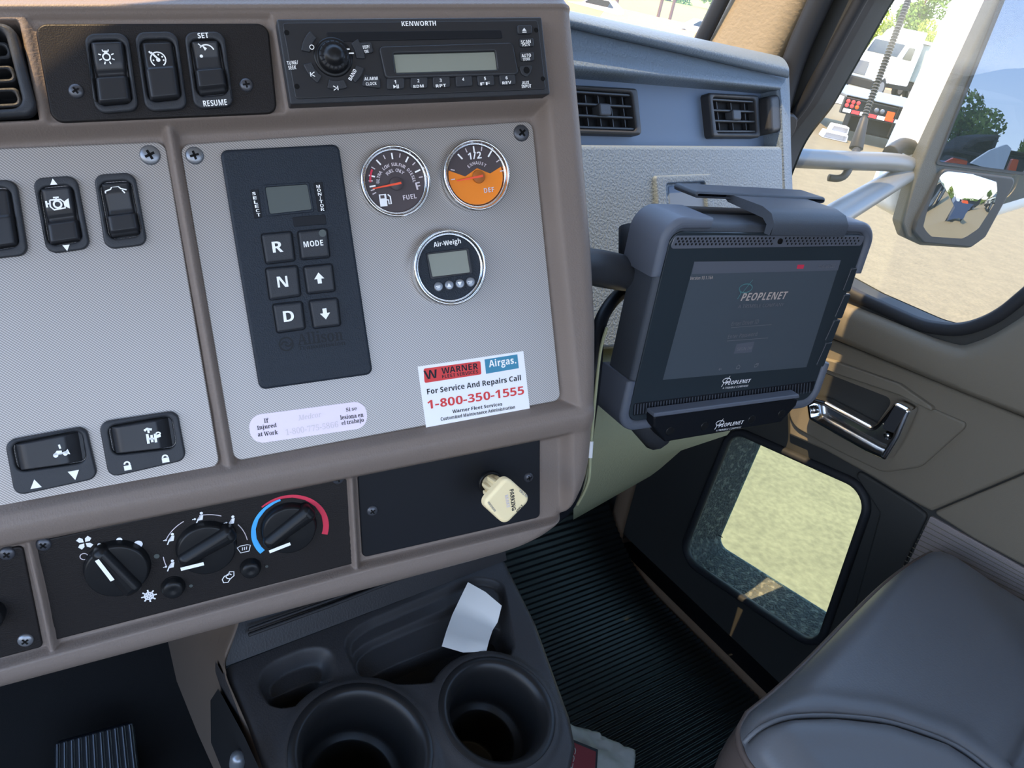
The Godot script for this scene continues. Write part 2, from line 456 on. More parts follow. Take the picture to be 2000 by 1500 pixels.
func build_shell():
	var I := Transform3D.IDENTITY
	var o := struct("floor", "dark cab floor pan under the ribbed rubber mat", "floor", I)
	boxes(o, "pan", [[-1.0, 1.08, 1.17, 1.235, -1.05, 1.2]], M.dark)
	o = struct("wall_front", "dark firewall below the windshield, with added unseen cowl boxes against sun leaks", "wall", I)
	boxes(o, "firewall", [[-1.0, 1.08, 1.235, 2.1, -1.06, -1.01], [0.22, 1.08, 2.06, 2.10, -1.01, -0.76], [-1.0, 0.22, 2.06, 2.10, -1.01, -0.94], [0.25, 1.0, 2.06, 2.10, -0.76, -0.70]], M.dark)  # the three upper boxes are added, unseen, to stop sun leaking under the dash
	o = struct("ceiling", "beige padded cab headliner", "ceiling", I)
	boxes(o, "headliner", [[-1.05, 1.08, 2.85, 2.9, -0.6, 1.25]], mat(Color8(232, 226, 214), 0.8))
	o = struct("wall_back", "cab back wall around the rear window", "wall", I)
	boxes(o, "panel", [[-1.05, 1.08, 1.235, 1.85, 1.2, 1.25], [-1.05, 1.08, 2.75, 2.85, 1.2, 1.25], [-1.05, -0.95, 1.85, 2.75, 1.2, 1.25], [0.98, 1.08, 1.85, 2.75, 1.2, 1.25]], mat(Color8(214, 206, 192), 0.8))  # rear opening out of view, widened to let more daylight into the cab
	o = struct("wall_left", "driver side wall around the open driver window", "wall", I)
	boxes(o, "panel", [[-1.05, -1.0, 1.235, 1.72, -1.06, 1.2], [-1.05, -1.0, 2.75, 2.85, -0.7, 1.2], [-1.05, -1.0, 1.72, 2.75, 1.05, 1.2], [-1.05, -1.0, 1.72, 2.1, -1.06, -0.78]], mat(Color8(190, 182, 168), 0.8))  # driver window opening, unseen, enlarged to brighten the interior
	o = struct("wall_right", "passenger side wall behind the door", "wall", I)
	boxes(o, "panel", [[1.0, 1.08, 1.235, 1.8, 0.42, 1.2], [1.0, 1.08, 2.7, 2.85, -0.5, 1.2], [1.0, 1.08, 1.8, 2.7, 0.42, 1.2]], M.door)
	# kick panel in front of the door
	o = struct("wall_kick", "dark kick panel between firewall and passenger door", "wall", I)
	boxes(o, "panel", [[1.0, 1.08, 1.235, 2.1, -1.01, -0.79]], M.doordark)
	o = struct("window_windshield", "clear windshield above the dash", "window", I)
	var m := MB.new()
	m.quad([ws(-1.0, 0), ws(1.04, 0), ws(1.04, 1), ws(-1.0, 1)], Vector3(0, 0.45, 0.89))
	part(o, "pane", m, M.glass)
	# black gasket between windshield and pillar trim
	m = MB.new()
	tube(m, PackedVector3Array([pt(1352, 115, 1.17), pt(1391, 36, 1.13), pt(1428, -40, 1.10), pt(1492, -170, 1.05), pt(1600, -390, 0.98)]), 0.013, 0.013, 10, 0.7)
	part(o, "gasket", m, M.trimdark)
	# pillar trim: lit inner face, rounded edge, return face towards the door
	o = struct("trim_pillar", "cream grained trim on the windshield pillar", "trim", I)
	m = MB.new(); var rows := []
	for i in 9:
		var t := i / 8.0; var y := lerpf(150, -420, t); var d := lerpf(1.13, 0.94, t)
		var xl := 1398 + (78 - y) * 0.5; var xc := 1500 + (103 - y) * 0.53; var xr := 1537 + (112 - y) * 0.50
		var a := pt(xl - 16, y, d + 0.06); var b := pt(xl, y, d + 0.025); var c := pt(xc, y, d - 0.03); var e := pt(xr, y, d - 0.02); var g := pt(xr + 26, y, d + 0.06)
		rows.append(smooth3([a, b, b.lerp(c, 0.5) + (CAM - c).normalized() * 0.004, c, e, g], 5))
	m.grid(rows, false, -1.0)
	part(o, "cover", m, M.pillar)
	# door aperture seal beside the pillar
	o = struct("trim_seal", "black rubber door seal beside the pillar trim", "trim", I)
	m = MB.new()
	var sp := smooth3([on(FR, 1508, 260, 0.02), on(FR, 1550, 120, 0.02), on(FR, 1602, 0, 0.02), on(FR, 1690, -190, 0.02), on(FR, 1830, -470, 0.02)], 5)
	tube(m, sp, 0.016, 0.016, 10, 1.0)
	part(o, "bulb", m, M.trimdark)
	# sill step plate
	o = struct("trim_sill", "brown painted sill plate along the foot of the door", "trim", I)
	m = MB.new()
	var sq := rnd(PackedVector2Array([Vector2(0.984, 0.05), Vector2(1.07, 0.05), Vector2(1.07, 0.785), Vector2(0.988, 0.785)]), 0.006, 3)
	slab(m, sq, 1.225, 1.256, 0.006)
	o.transform = Transform3D(Basis(Vector3(1, 0, 0), Vector3(0, 0, -1), Vector3(0, 1, 0)), Vector3.ZERO)
	part(o, "plate", m, M.sill)
	F = I
	o = struct("trim_post", "brown painted door post rising in front of the lower window", "trim", I)
	m = MB.new()
	tube(m, smooth3([Vector3(1.0, 1.24, -0.775), Vector3(0.998, 1.3, -0.785), Vector3(1.0, 1.6, -0.80), Vector3(1.0, 1.9, -0.82)], 4), 0.02, 0.016, 10, 0.6)
	part(o, "post", m, M.sill)
	# ribbed rubber mat
	o = thing("floor_mat", "black rubber floor mat with fine ribs running across the cab", "mat", I)
	m = MB.new(); rows = []
	var n := 118; var pitch := 0.0088
	for i in n * 4:
		var z := -0.86 + i * pitch / 4.0; var k: float = [0.0, 0.0026, 0.0026, 0.0][i % 4]
		var row := PackedVector3Array()
		for j in 15:
			var x := 0.22 + 0.760 * j / 14.0
			var hump := 0.05 * smoothstep(0.66, 0.4, x) + 0.16 * pow(clampf((-0.62 - z) / 0.25, 0, 1), 2.0)
			row.append(Vector3(x, 1.246 + k + hump, z))
		rows.append(row)
	m.grid(rows, false, 1.0)
	part(o, "ribbed_sheet", m, M.rubber)
	o = thing("carpet", "dark carpet in the driver footwell beneath the dash", "carpet", I)
	m = MB.new(); rows = []
	for i in 20:
		var row := PackedVector3Array(); var z := -1.0 + 0.9 * i / 19.0
		for j in 12: row.append(Vector3(-0.95 + 1.2 * j / 11.0, 1.25 + 0.3 * pow(clampf((-0.7 - z) / 0.3, 0, 1), 1.5), z))
		rows.append(row)
	m.grid(rows)
	part(o, "pile", m, M.carpet)

# ---------------------------------------------------------------- outside
func on_ground(px: float, py: float, y := 0.0) -> Vector3:
	var r := ray(px, py); return CAM + r * ((y - CAM.y) / r.y)

func sheet(nm: String, label: String, cat: String, prof: Array, a0: float, a1: float, mt: Material):    # ground swept round the yard
	var o := struct(nm, label, cat, Transform3D.IDENTITY); var m := MB.new(); var rows := []
	for p in prof:
		var row := PackedVector3Array()
		for i in 61:
			var a := deg_to_rad(lerpf(a0, a1, i / 60.0)); var r: float = p[0] * (1.0 + 0.05 * sin(a * 9.0 + p[0] * 0.1))
			row.append(Vector3(sin(a) * r, p[1], -cos(a) * r))
		rows.append(row)
	m.grid(rows); part(o, "surface", m, mt)

func tree(label: String, at: Vector3, h: float, w: float, s: int, mt: Material, n := 4200, group := "trees round the yard"):
	var o := thing("tree", label, "tree", Transform3D(Basis(), at), group)
	var g := RandomNumberGenerator.new(); g.seed = s
	var m := MB.new(); tube(m, PackedVector3Array([Vector3(0, -0.3, 0), Vector3(0.1, h * 0.3, 0), Vector3(0, h * 0.7, 0.1)]), w * 0.05, w * 0.02, 7)
	part(o, "trunk", m, M.pole)
	m = MB.new(); var blobs := []
	for i in 11: blobs.append([Vector3(g.randf_range(-0.27, 0.27) * w, h * g.randf_range(0.16, 0.86), g.randf_range(-0.27, 0.27) * w), w * g.randf_range(0.17, 0.235)])
	for i in n:
		var b = blobs[i % 11]; var d := Vector3(g.randfn(), g.randfn(), g.randfn()).normalized()
		var p: Vector3 = b[0] + d * b[1] * g.randf_range(0.75, 1.08)
		var nn := (d + Vector3(g.randfn(), g.randfn(), g.randfn()) * 0.45).normalized()
		var u := nn.cross(Vector3(g.randfn(), g.randfn(), g.randfn())).normalized(); var v := nn.cross(u); var k := w * g.randf_range(0.016, 0.036)
		m.quad([p - u * k, p - v * k * 0.7, p + u * k, p + v * k * 0.7], nn)
	part(o, "crown", m, mt)

func frame_xz(at: Vector3, fwd: Vector3) -> Transform3D:
	fwd.y = 0; fwd = fwd.normalized(); return Transform3D(Basis(fwd, Vector3.UP, fwd.cross(Vector3.UP)), at)

func side(par: Node3D, nm: String, a: Array, z0: float, z1: float, mt: Material, bev := 0.05, r := 0.06):   # side outline swept across the width
	var p := PackedVector2Array()
	for i in range(0, a.size(), 2): p.append(Vector2(a[i], a[i + 1]))
	var m := MB.new(); var k := MB.new(); slab(k, rnd(p, r, 3), 0, z1 - z0, bev, 2, true, true); join(m, k, Transform3D(Basis(), Vector3(0, 0, z0)))
	part(par, nm, m, mt)

func wheel(par: Node3D, x: float, z: float, r := 0.52):
	var m := MB.new(); lathe(m, [[0.0, -0.14], [r * 0.9, -0.14], [r, -0.1], [r, 0.1], [r * 0.9, 0.14], [r * 0.6, 0.14]], Vector3.ZERO, 22)
	var o := part(par, "wheel", m, M.tyre); o.position = Vector3(x, r, z)
	m = MB.new(); lathe(m, [[r * 0.6, 0.14], [r * 0.56, 0.09], [r * 0.2, 0.08], [r * 0.18, 0.15], [0.0, 0.15]], Vector3.ZERO, 22); lathe(m, [[r * 0.6, -0.15], [0.0, -0.15]], Vector3.ZERO, 22)
	part(o, "rim", m, M.steel)

func semi(label: String, f: Transform3D, body: Material, box: Material, len := 9.0, group := ""):
	var o := thing("truck", label, "truck", f, group)
	side(o, "chassis", [0.0, 0.55, -len, 0.55, -len, 0.95, 0.0, 0.95], -0.5, 0.5, M.tyre)
	side(o, "hood", [0.3, 0.8, 0.25, 1.62, -0.2, 1.8, -1.5, 1.95, -1.5, 0.8], -0.95, 0.95, body, 0.16, 0.1)
	side(o, "cab", [-1.4, 0.8, -1.45, 1.95, -1.9, 2.75, -2.2, 2.85, -3.4, 2.85, -3.4, 0.8], -1.0, 1.0, body, 0.12, 0.1)
	side(o, "roof_fairing", [-2.3, 2.75, -2.75, 3.25, -3.4, 3.45, -3.4, 2.75], -0.95, 0.95, body, 0.15, 0.08)
	side(o, "windshield", [-1.42, 2.05, -1.84, 2.68, -1.9, 2.68, -1.48, 2.05], -0.85, 0.85, M.glossy, 0.01, 0.02)
	for s in [-1, 1]:
		side(o, "side_window", [-1.75, 2.0, -2.05, 2.6, -2.7, 2.6, -2.7, 2.0], 0.99 if s > 0 else -1.02, 1.02 if s > 0 else -0.99, M.glossy, 0.01, 0.05)
		side(o, "fender", [0.2, 0.75, 0.1, 1.15, -0.3, 1.35, -0.9, 1.3, -1.2, 1.0, -1.1, 1.0, -0.6, 1.1, 0.0, 0.8], s * 1.0 - 0.18, s * 1.0 + 0.18, body, 0.06, 0.08)
		var m := MB.new(); cube(m, Vector3(0.28, 1.12, s * 0.78), Vector3(0.08, 0.22, 0.24), 0.03); part(o, "headlamp", m, M.sticker)
	side(o, "grille", [0.3, 0.95, 0.3, 1.6, 0.36, 1.6, 0.36, 0.95], -0.5, 0.5, M.steel, 0.02, 0.02)
	side(o, "bumper", [0.2, 0.4, 0.2, 0.8, 0.5, 0.8, 0.5, 0.4], -1.15, 1.15, M.tyre, 0.06, 0.06)
	side(o, "cargo_box", [-3.7, 1.05, -3.75, 2.9, -len, 2.9, -len, 1.05], -1.2, 1.2, box, 0.05, 0.08)
	side(o, "box_rail", [-3.6, 2.9, -3.6, 3.05, -len - 0.05, 3.05, -len - 0.05, 2.9], -1.24, 1.24, body, 0.03, 0.03)
	for x in [-0.5, -len + 2.4, -len + 1.1]:
		for s in [-1, 1]: wheel(o, x, s * 1.0)

func car(label: String, f: Transform3D, body: Material, group := ""):
	var o := thing("car", label, "car", f, group)
	side(o, "body", [2.2, 0.35, 2.25, 0.8, 1.0, 1.0, 0.3, 1.5, -1.3, 1.55, -2.1, 1.0, -2.2, 0.4], -0.9, 0.9, body, 0.16, 0.12)
	side(o, "window_glass", [0.85, 1.02, 0.28, 1.44, -1.2, 1.48, -1.8, 1.02], -0.91, 0.91, M.glossy, 0.1, 0.06)
	for x in [1.4, -1.35]:
		for s in [-0.8, 0.8]: wheel(o, x, s, 0.34)

func build_outside():
	var I := Transform3D.IDENTITY
	var o := struct("ground", "pale gravel yard around the truck", "ground", I)
	boxes(o, "surface", [[-300, 300, -0.2, 0.0, -300, 300]], M.ground, 0.05)
	o = struct("road", "grey paved strip where the white truck stands", "road", I)
	var m := MB.new(); var q := [on_ground(1480, 155), on_ground(1560, 190), on_ground(1985, 262), on_ground(1985, 215)]
	for i in 4: q[i].y = 0.02
	m.quad(q, Vector3.UP); part(o, "surface", m, M.road)
	sheet("terrain_bank", "orange dirt bank along the far side of the yard", "bank", [[60, 0.0], [64, 0.5], [72, 1.0], [84, 0.9], [96, 0.8]], -20, 100, M.bank)
	sheet("terrain_meadow", "rough green meadow beyond the dirt bank", "meadow", [[82, 0.6], [100, 1.6], [150, 2.6], [280, 6.0]], -20, 100, M.meadow)
	# trees beyond the yard
	var ti := 0
	for a in [[1638, 80, 5.6, 4.4, 1, "bright yellow-green bush beside the leaning pole"], [1722, 80, 5.0, 4.4, 1, "bright yellow-green bush above the cab of the white semi truck"], [1806, 80, 5.4, 4.4, 1, "bright yellow-green bush above the grey box of the semi truck"], [1890, 80, 6.0, 4.4, 1, "bright yellow-green bush behind the white mirror shell"], [1974, 80, 6.0, 4.4, 1, "bright yellow-green bush behind the mirror glass"],
		[1660, 94, 9.0, 6.2, 0, "dark green tall tree behind the bush beside the leaning pole"], [1764, 94, 11.0, 6.2, 0, "dark green tall tree right behind the whip aerial"], [1868, 94, 10.0, 6.2, 0, "dark green tall tree behind the top of the mirror shell"], [1972, 94, 10.0, 6.2, 0, "dark green tall tree hidden behind the upper mirror glass"],
		[1405, 130, 7.0, 8.0, 1, "pale far tree touching the windshield gasket"], [1305, 132, 7.5, 8.0, 0, "dark far tree behind the close pair of utility poles"], [1205, 130, 7.0, 8.0, 1, "pale far tree behind the thin utility pole"], [1100, 132, 7.5, 8.0, 0, "dark far tree beside the corner of the dash pad"]]:
		var hy: float = -280.0 + 0.22 * a[0]; var p := pt(a[0], hy, a[1]); p.y = 0.8
		tree(a[5], p, a[2], a[3], 100 + ti, M.leaf if a[4] == 0 else M.leaf_light, 5200, "dark trees beyond the yard" if a[4] == 0 else "bright bushes beyond the yard"); ti += 1
	# trees behind the cab, seen in the mirrors
	for i in 11:
		tree("green broad tree standing in a row behind the cab", Vector3(-9 + i * 4.6, 0, 46 + 1.5 * sin(i * 2.1)), 6.6 + 0.7 * sin(i * 1.7), 4.6, 300 + i, M.leaf if i % 3 else M.leaf_light, 6500, "trees behind the cab seen in the mirror")
	# white truck across the yard
	var p0 := on_ground(1650, 180); var dir := Vector3(-1.0, 0, 0.06)
	semi("white semi truck with grey box parked across the yard", frame_xz(p0 + Vector3(0.6, 0, 0), dir), M.paint, M.truckgrey)
	# low black trailer
	var pl := on_ground(1622, 268); var pr := on_ground(1765, 300)
	build_trailer(pl, pr)
	# small vehicle shapes seen past the dash
	var pc := pt(1372, 22, 62); pc.y = 0.05
	car("small white car parked by the pillar, seen through the windshield", frame_xz(pc, Vector3(-0.75, 0, -0.4)), M.paint)
	pc = pt(1172, -18, 62); pc.y = 0.0
	car("small white car at the top edge, seen above the dash pad", frame_xz(pc, Vector3(-0.5, 0, -0.8)), M.paint)
	pc = pt(1598, 72, 66); pc.y = 0.5
	var w := thing("wagon", "dark low wagon on spoked wheels by the dirt bank", "wagon", frame_xz(pc, Vector3(0.6, 0, 0.8)))
	side(w, "frame", [-1.2, 0.6, 1.2, 0.6, 1.2, 0.9, -1.2, 0.9], -0.6, 0.6, M.tyre)
	for x in [-0.7, 0.7]:
		for s in [-0.7, 0.7]: wheel(w, x, s, 0.5)
	for a in [[1207, 66, "thin wooden utility pole left of the two poles seen through the windshield"], [1290, 70, "wooden utility pole, left of a close pair seen through the windshield"], [1313, 72, "wooden utility pole, right of a close pair seen through the windshield"], [1612, 70, "leaning wooden utility pole seen beside the door seal"]]:
		var b := pt(a[0], -270.0 + 0.22 * a[0], a[1]); b.y = 0.4
		var po := thing("utility_pole", a[2], "pole", Transform3D(Basis(), b), "utility poles")
		m = MB.new(); tube(m, PackedVector3Array([Vector3(0, -0.5, 0), Vector3(0, 9, 0)]), 0.17, 0.12, 9); part(po, "shaft", m, M.pole)
	var v := thing("van", "dark blue van with amber roof lamps and white fin, seen in the upper mirror", "van", Transform3D(Basis(), Vector3(4.0, 0, 11.2)))
	side(v, "body", [-1.0, 0.35, 1.0, 0.35, 1.0, 1.5, 0.85, 2.05, 0.3, 2.2, -0.3, 2.26, -0.8, 2.1, -1.0, 1.5], 0.0, 4.0, mat(Color8(60, 76, 104), 0.4), 0.15, 0.2)
	side(v, "roof_fin", [-0.3, 2.18, 0.2, 2.18, 0.2, 2.55, 0.12, 2.6, -0.06, 2.48, -0.2, 2.32], 0.0, 0.16, M.paint, 0.03, 0.03)
	side(v, "roof_lamp", [-0.62, 2.18, -0.3, 2.18, -0.3, 2.28, -0.5, 2.29], -0.02, 0.14, M.orange, 0.02, 0.02); side(v, "roof_lamp", [0.25, 2.1, 0.37, 2.1, 0.34, 2.42, 0.26, 2.42], -0.02, 0.14, M.orange, 0.02, 0.02)
	for x in [-0.9, 0.9]:
		for z in [0.8, 3.2]:
			m = MB.new(); lathe(m, [[0.0, -0.1], [0.3, -0.1], [0.34, -0.06], [0.34, 0.06], [0.3, 0.1], [0.0, 0.1]], Vector3.ZERO, 20); var wh := part(v, "wheel", m, M.tyre); wh.transform = Transform3D(Basis(Vector3(0, 0, 1), Vector3(0, 1, 0), Vector3(-1, 0, 0)), Vector3(x, 0.34, z))
	# row of parked trucks behind, reflected in the round mirror
	var cols := [M.paint, M.tyre, M.truckgrey, M.paint, M.orange]
	for i in 5:
		semi(["white truck parked behind the cab", "truck with dark box parked behind the cab", "grey truck parked behind the cab", "second white truck parked behind the cab", "orange truck parked behind the cab"][i], frame_xz(Vector3(-8 + i * 11.5, 0, 26), Vector3(-1, 0, -0.12)), cols[i], [M.truckgrey, M.tyre, M.paint, M.sticker, M.brown][i], 8.0, "trucks reflected in the mirror")

func build_trailer(pl: Vector3, pr: Vector3):
	var f := frame_xz(pl, pr - pl); var o := thing("trailer", "low black flatbed trailer with red and white reflector tape", "trailer", f)
	var w := (pr - pl).length() + 1.2
	side(o, "tail_beam", [0, 0.62, w, 0.62, w, 1.0, 0, 1.0], -0.12, 0.0, M.mirrordark, 0.02, 0.02)
	side(o, "under_frame", [0.3, 0.25, w, 0.25, w, 0.62, 0.3, 0.62], -0.5, -0.05, M.tyre, 0.02, 0.02)
	side(o, "deck", [0, 1.0, w, 1.0, w, 1.08, 0, 1.08], -5.0, 0.02, M.steel, 0.02, 0.02)
	for i in int(w / 0.22):
		var x := 0.05 + i * 0.22
		side(o, "reflector_tape", [x, 0.66, x + 0.2, 0.66, x + 0.2, 0.75, x, 0.75], 0.0, 0.012, M.red if i % 2 else M.sticker, 0.004, 0.01)
	for x in [0.55, 1.35]: side(o, "stake", [x, 0.3, x + 0.1, 0.3, x + 0.1, 1.05, x, 1.05], 0.0, 0.05, M.tyre, 0.01, 0.01)
	for i in 6:
		var m := MB.new(); lathe(m, [[0.05, 0], [0.05, 0.02], [0.04, 0.03], [0, 0.035]], Vector3(0.1 + 0.13 * (i % 3), 0.83 + 0.1 * (i / 3), 0), 14)
		part(o, "lamp", m, M.orange if i == 2 else M.red)
	for x in [0.85, 1.0, 1.6]:
		var m := MB.new(); lathe(m, [[0.06, 0], [0.06, 0.02], [0.04, 0.03], [0, 0.035]], Vector3(x, 0.86, 0), 14); part(o, "lamp", m, M.red if x > 1.5 else M.steel)
	side(o, "plate", [1.12, 0.68, 1.32, 0.68, 1.32, 0.9, 1.12, 0.9], 0.012, 0.02, M.orange, 0.004, 0.01)
	var b := thing("concrete_block", "pale concrete block on the ground by the trailer's left end", "block", f)
	side(b, "lower_step", [-0.35, 0.0, 0.3, 0.0, 0.28, 0.18, -0.3, 0.18], 0.1, 0.5, M.sticker, 0.03, 0.03)
	side(b, "upper_step", [-0.2, 0.18, 0.28, 0.18, 0.26, 0.36, -0.16, 0.36], 0.12, 0.42, M.sticker, 0.03, 0.03)

# ---------------------------------------------------------------- dashboard fascia
func poly_at(a: Array, y: float) -> float:        # x along an outline given as [y, x, y, x ...] with y falling
	for i in range(0, a.size() - 2, 2):
		if y <= a[i] and y >= a[i + 2]: return lerpf(a[i + 1], a[i + 3], (a[i] - y) / (a[i] - a[i + 2]))
	return a[1] if y > a[0] else a[a.size() - 1]

func bx_d(x: float, y: float, x0: float, x1: float, y0: float, y1: float) -> float:   # >0 inside
	return minf(minf(x - x0, x1 - x), minf(y - y0, y1 - y))

const OUTL := [0.3, 0.1734, 0.098, 0.1738, 0.01, 0.1732, -0.05, 0.1705, -0.09, 0.1662, -0.115, 0.1625, -0.135, 0.1610, -0.152, 0.1595, -0.165, 0.1570, -0.176, 0.1530, -0.186, 0.1475, -0.195, 0.1405, -0.203, 0.1310, -0.209, 0.1200, -0.2135, 0.1070, -0.2165, 0.0900, -0.2172, 0.070]

func round_off(d: float, r: float) -> float:
	if d >= r: return 0.0
	var k := r - maxf(d, 0.0); return r - sqrt(maxf(0.0, r * r - k * k))

func fascia_h(x: float, y: float, ybot: float) -> float:
	var xf := x + 0.0165
	var h := 0.010
	if y > 0.172:                                      # pad on top leans away
		h += 0.0022 * exp(-pow((y - 0.1745) / 0.002, 2.0)) - maxf(0.0, y - 0.176) * 0.95
	elif y > -0.1146:
		# recess of the silver panels
		var d := minf(minf(x + 0.41, 0.150 - x), minf((0.1145 - y) * 1.0, (y + 0.1085) * 1.6))
		h -= 0.0125 * smoothstep(0.0, 1.0, clampf(d / 0.0115, 0, 1))
		var rd := absf(x + 0.0997)
		if d > 0: h = maxf(h, 0.0045 - 40.0 * rd * rd * 9.0)
		h -= 0.034 * clampf(bx_d(x, y, -0.35, -0.1668, 0.1145, 0.1672) / 0.003, 0, 1)
		h -= 0.003 * clampf(minf(bx_d(x, y, -0.163, -0.030, 0.112, 0.1705), 0.002) / 0.002, 0, 1)
	if y < -0.098:
		var yf := (y + 0.1146) / 0.978
		var lo := 0.0085
		if yf > -0.014: lo += 0.0035 * sin(PI * clampf((yf + 0.0135) / 0.024, 0, 1))
		var d2 := minf(minf(xf + 0.60, (0.160 - xf) * 0.55), minf((-0.0118 - yf) * 1.0, yf + 0.0885 + 0.0085 * clampf(-xf / 0.22, 0.0, 1.2)))
		lo -= 0.0102 * smoothstep(0.0, 1.0, clampf(d2 / 0.005, 0, 1))
		if d2 > 0:
			for xd in [-0.2052, -0.0092]:
				var q := absf(xf - xd + (yf + 0.05) * -0.06)
				lo = maxf(lo, 0.0052 - 700.0 * q * q)
		var low := lo / 0.978 + (y + 0.1146) * 0.2126
		h = low if y < -0.1146 else lerpf(h, low, smoothstep(-0.1065, -0.1146, y))
	var xr := poly_at(OUTL, y)
	return h - round_off(smin(xr - x, y - ybot, 0.012) + 0.001, 0.013)

func build_dashboard():
	var o := thing("dashboard", "taupe grained plastic dash fascia with padded rounded right edge", "dashboard", FD)
	var ys := []
	for i in 16: ys.append(lerpf(0.30, 0.182, i / 16.0))
	for i in 225: ys.append(lerpf(0.182, -0.110, i / 225.0))
	for i in 70: ys.append(lerpf(-0.110, -0.196, i / 70.0))
	for i in 31: ys.append(lerpf(-0.196, -0.2172, i / 30.0))
	var rows := []; var nx := 330
	for y in ys:
		var row := PackedVector3Array(); var xr := poly_at(OUTL, y)
		for j in 10:
			var x := -0.76 + 0.045 * j; var sh := (x + 0.0165 - 0.1043) * 0.0225; var yy: float = y + sh * clampf((-y - 0.195) / 0.02, 0, 1)
			row.append(Vector3(x, yy, fascia_h(x, yy, -0.2172 + sh)))
		for j in nx + 1:
			var s := float(j) / nx; s = s + 0.0
			var x := lerpf(-0.31, xr, s)
			var yy: float = y; var sh := (x + 0.0165 - 0.1043) * 0.0225
			if sh < 0: yy += sh * clampf((-y - 0.195) / 0.02, 0, 1)
			row.append(Vector3(x, yy, fascia_h(x, yy, -0.2172 + minf(sh, 0))))
		var e := row[nx + 10]
		for k in 4: row.append(e + Vector3(-0.001, 0, -0.012 - 0.032 * k))
		rows.append(row)
	var last: PackedVector3Array = rows[rows.size() - 1]
	for k in 3:
		var row := PackedVector3Array()
		for p in last: row.append(p + Vector3(0, 0.0005 + 0.012 * k, -0.012 - 0.03 * k))
		rows.append(row)
	var m := MB.new(); m.grid(rows, false, -1.0)
	part(o, "fascia", m, M.fascia)
	# dash top running forward to the windshield
	var t := struct("trim_dashtop", "grey padded dash top running forward to the windshield", "trim", Transform3D.IDENTITY)
	m = MB.new(); rows = []
	for a in [[0.285, -0.09], [0.30, -0.11], [0.32, -0.25], [0.31, -0.6]]:
		var row := PackedVector3Array()
		for x in [-0.75, -0.31, 0.0, 0.165]: row.append(FD * Vector3(x, a[0], a[1]))
		rows.append(row)
	m.grid(rows); part(t, "pad", m, M.fascia)
	# underside and hidden body, so no light leaks through
	m = MB.new(); cube(m, Vector3(-0.09, 0.03, -0.10), Vector3(0.40, 0.30, 0.12), 0.02)
	part(o, "body", m, M.dark)

func screw(par: Node3D, px: float, py: float, rp: float, h: float, mt: Material, turn := 0.3):
	var c := L(px, py, h); var r := rp * mpx(px, py, h); var m := MB.new()
	lathe(m, [[r, -0.001], [r, 0.0004], [r * 0.86, 0.0012], [r * 0.5, 0.0019], [0.0, 0.0021]], c, 24)
	var s := part(par, "screw", m, mt)
	m = MB.new()
	for k in 2:
		var d := Vector2.from_angle(turn + PI * 0.5 * k) * r * 0.5
		stroke(m, PackedVector2Array([Vector2(c.x, c.y) - d, Vector2(c.x, c.y) + d]), r * 0.26, c.z + 0.0022)
	part(s, "cross_slot", m, M.hole)

# rocker switch: outline of the housing and of the rocker in pixels, profile of heights from top to bottom
func rocker(label: String, f: Transform3D, hq: Array, rq: Array, hh: float, prof: Array, along_x := false) -> Node3D:
	var cx: float = (hq[0] + hq[2] + hq[4] + hq[6]) / 4.0; var cy: float = (hq[1] + hq[3] + hq[5] + hq[7]) / 4.0
	var o := thing("rocker_switch", label, "switch", at_px(f, cx, cy), "rocker switches on the dash")
	var m := MB.new(); var outer := RQ(hq, 0.0055, hh); var inner := RQ(rq, 0.0042, hh)
	frame_ring(m, outer, inset(inner, -0.0004), -0.001, hh, 0.0004, 0.0012)
	slab(m, inner, -0.001, 0.0005, 0.0003, 1)
	part(o, "housing", m, M.black)
	var c := P2(rq, hh); var rows := []; var n := 40; var w := 14
	for i in n + 1:
		var t := float(i) / n; var row := PackedVector3Array()
		for j in w + 1:
			var s := float(j) / w
			var p := c[0].lerp(c[1], s).lerp(c[3].lerp(c[2], s), t)
			var e := minf(minf(s, 1 - s) * 1.0, minf(t, 1 - t) * 2.0) * 2.0
			var k := t if not along_x else s
			var h: float = sample(prof, k) * 0.001
			row.append(Vector3(p.x, p.y, hh + h - 0.006 * pow(1.0 - clampf(e / 0.22, 0, 1), 2.0)))
		rows.append(row)
	m = MB.new(); m.grid(rows, false, -1.0); part(o, "rocker", m, M.smooth)
	return o

func sample(a: Array, t: float) -> float:         # [t, value, t, value ...]
	for i in range(0, a.size() - 2, 2):
		if t <= a[i + 2]: return lerpf(a[i + 1], a[i + 3], clampf((t - a[i]) / maxf(1e-5, a[i + 2] - a[i]), 0, 1))
	return a[a.size() - 1]

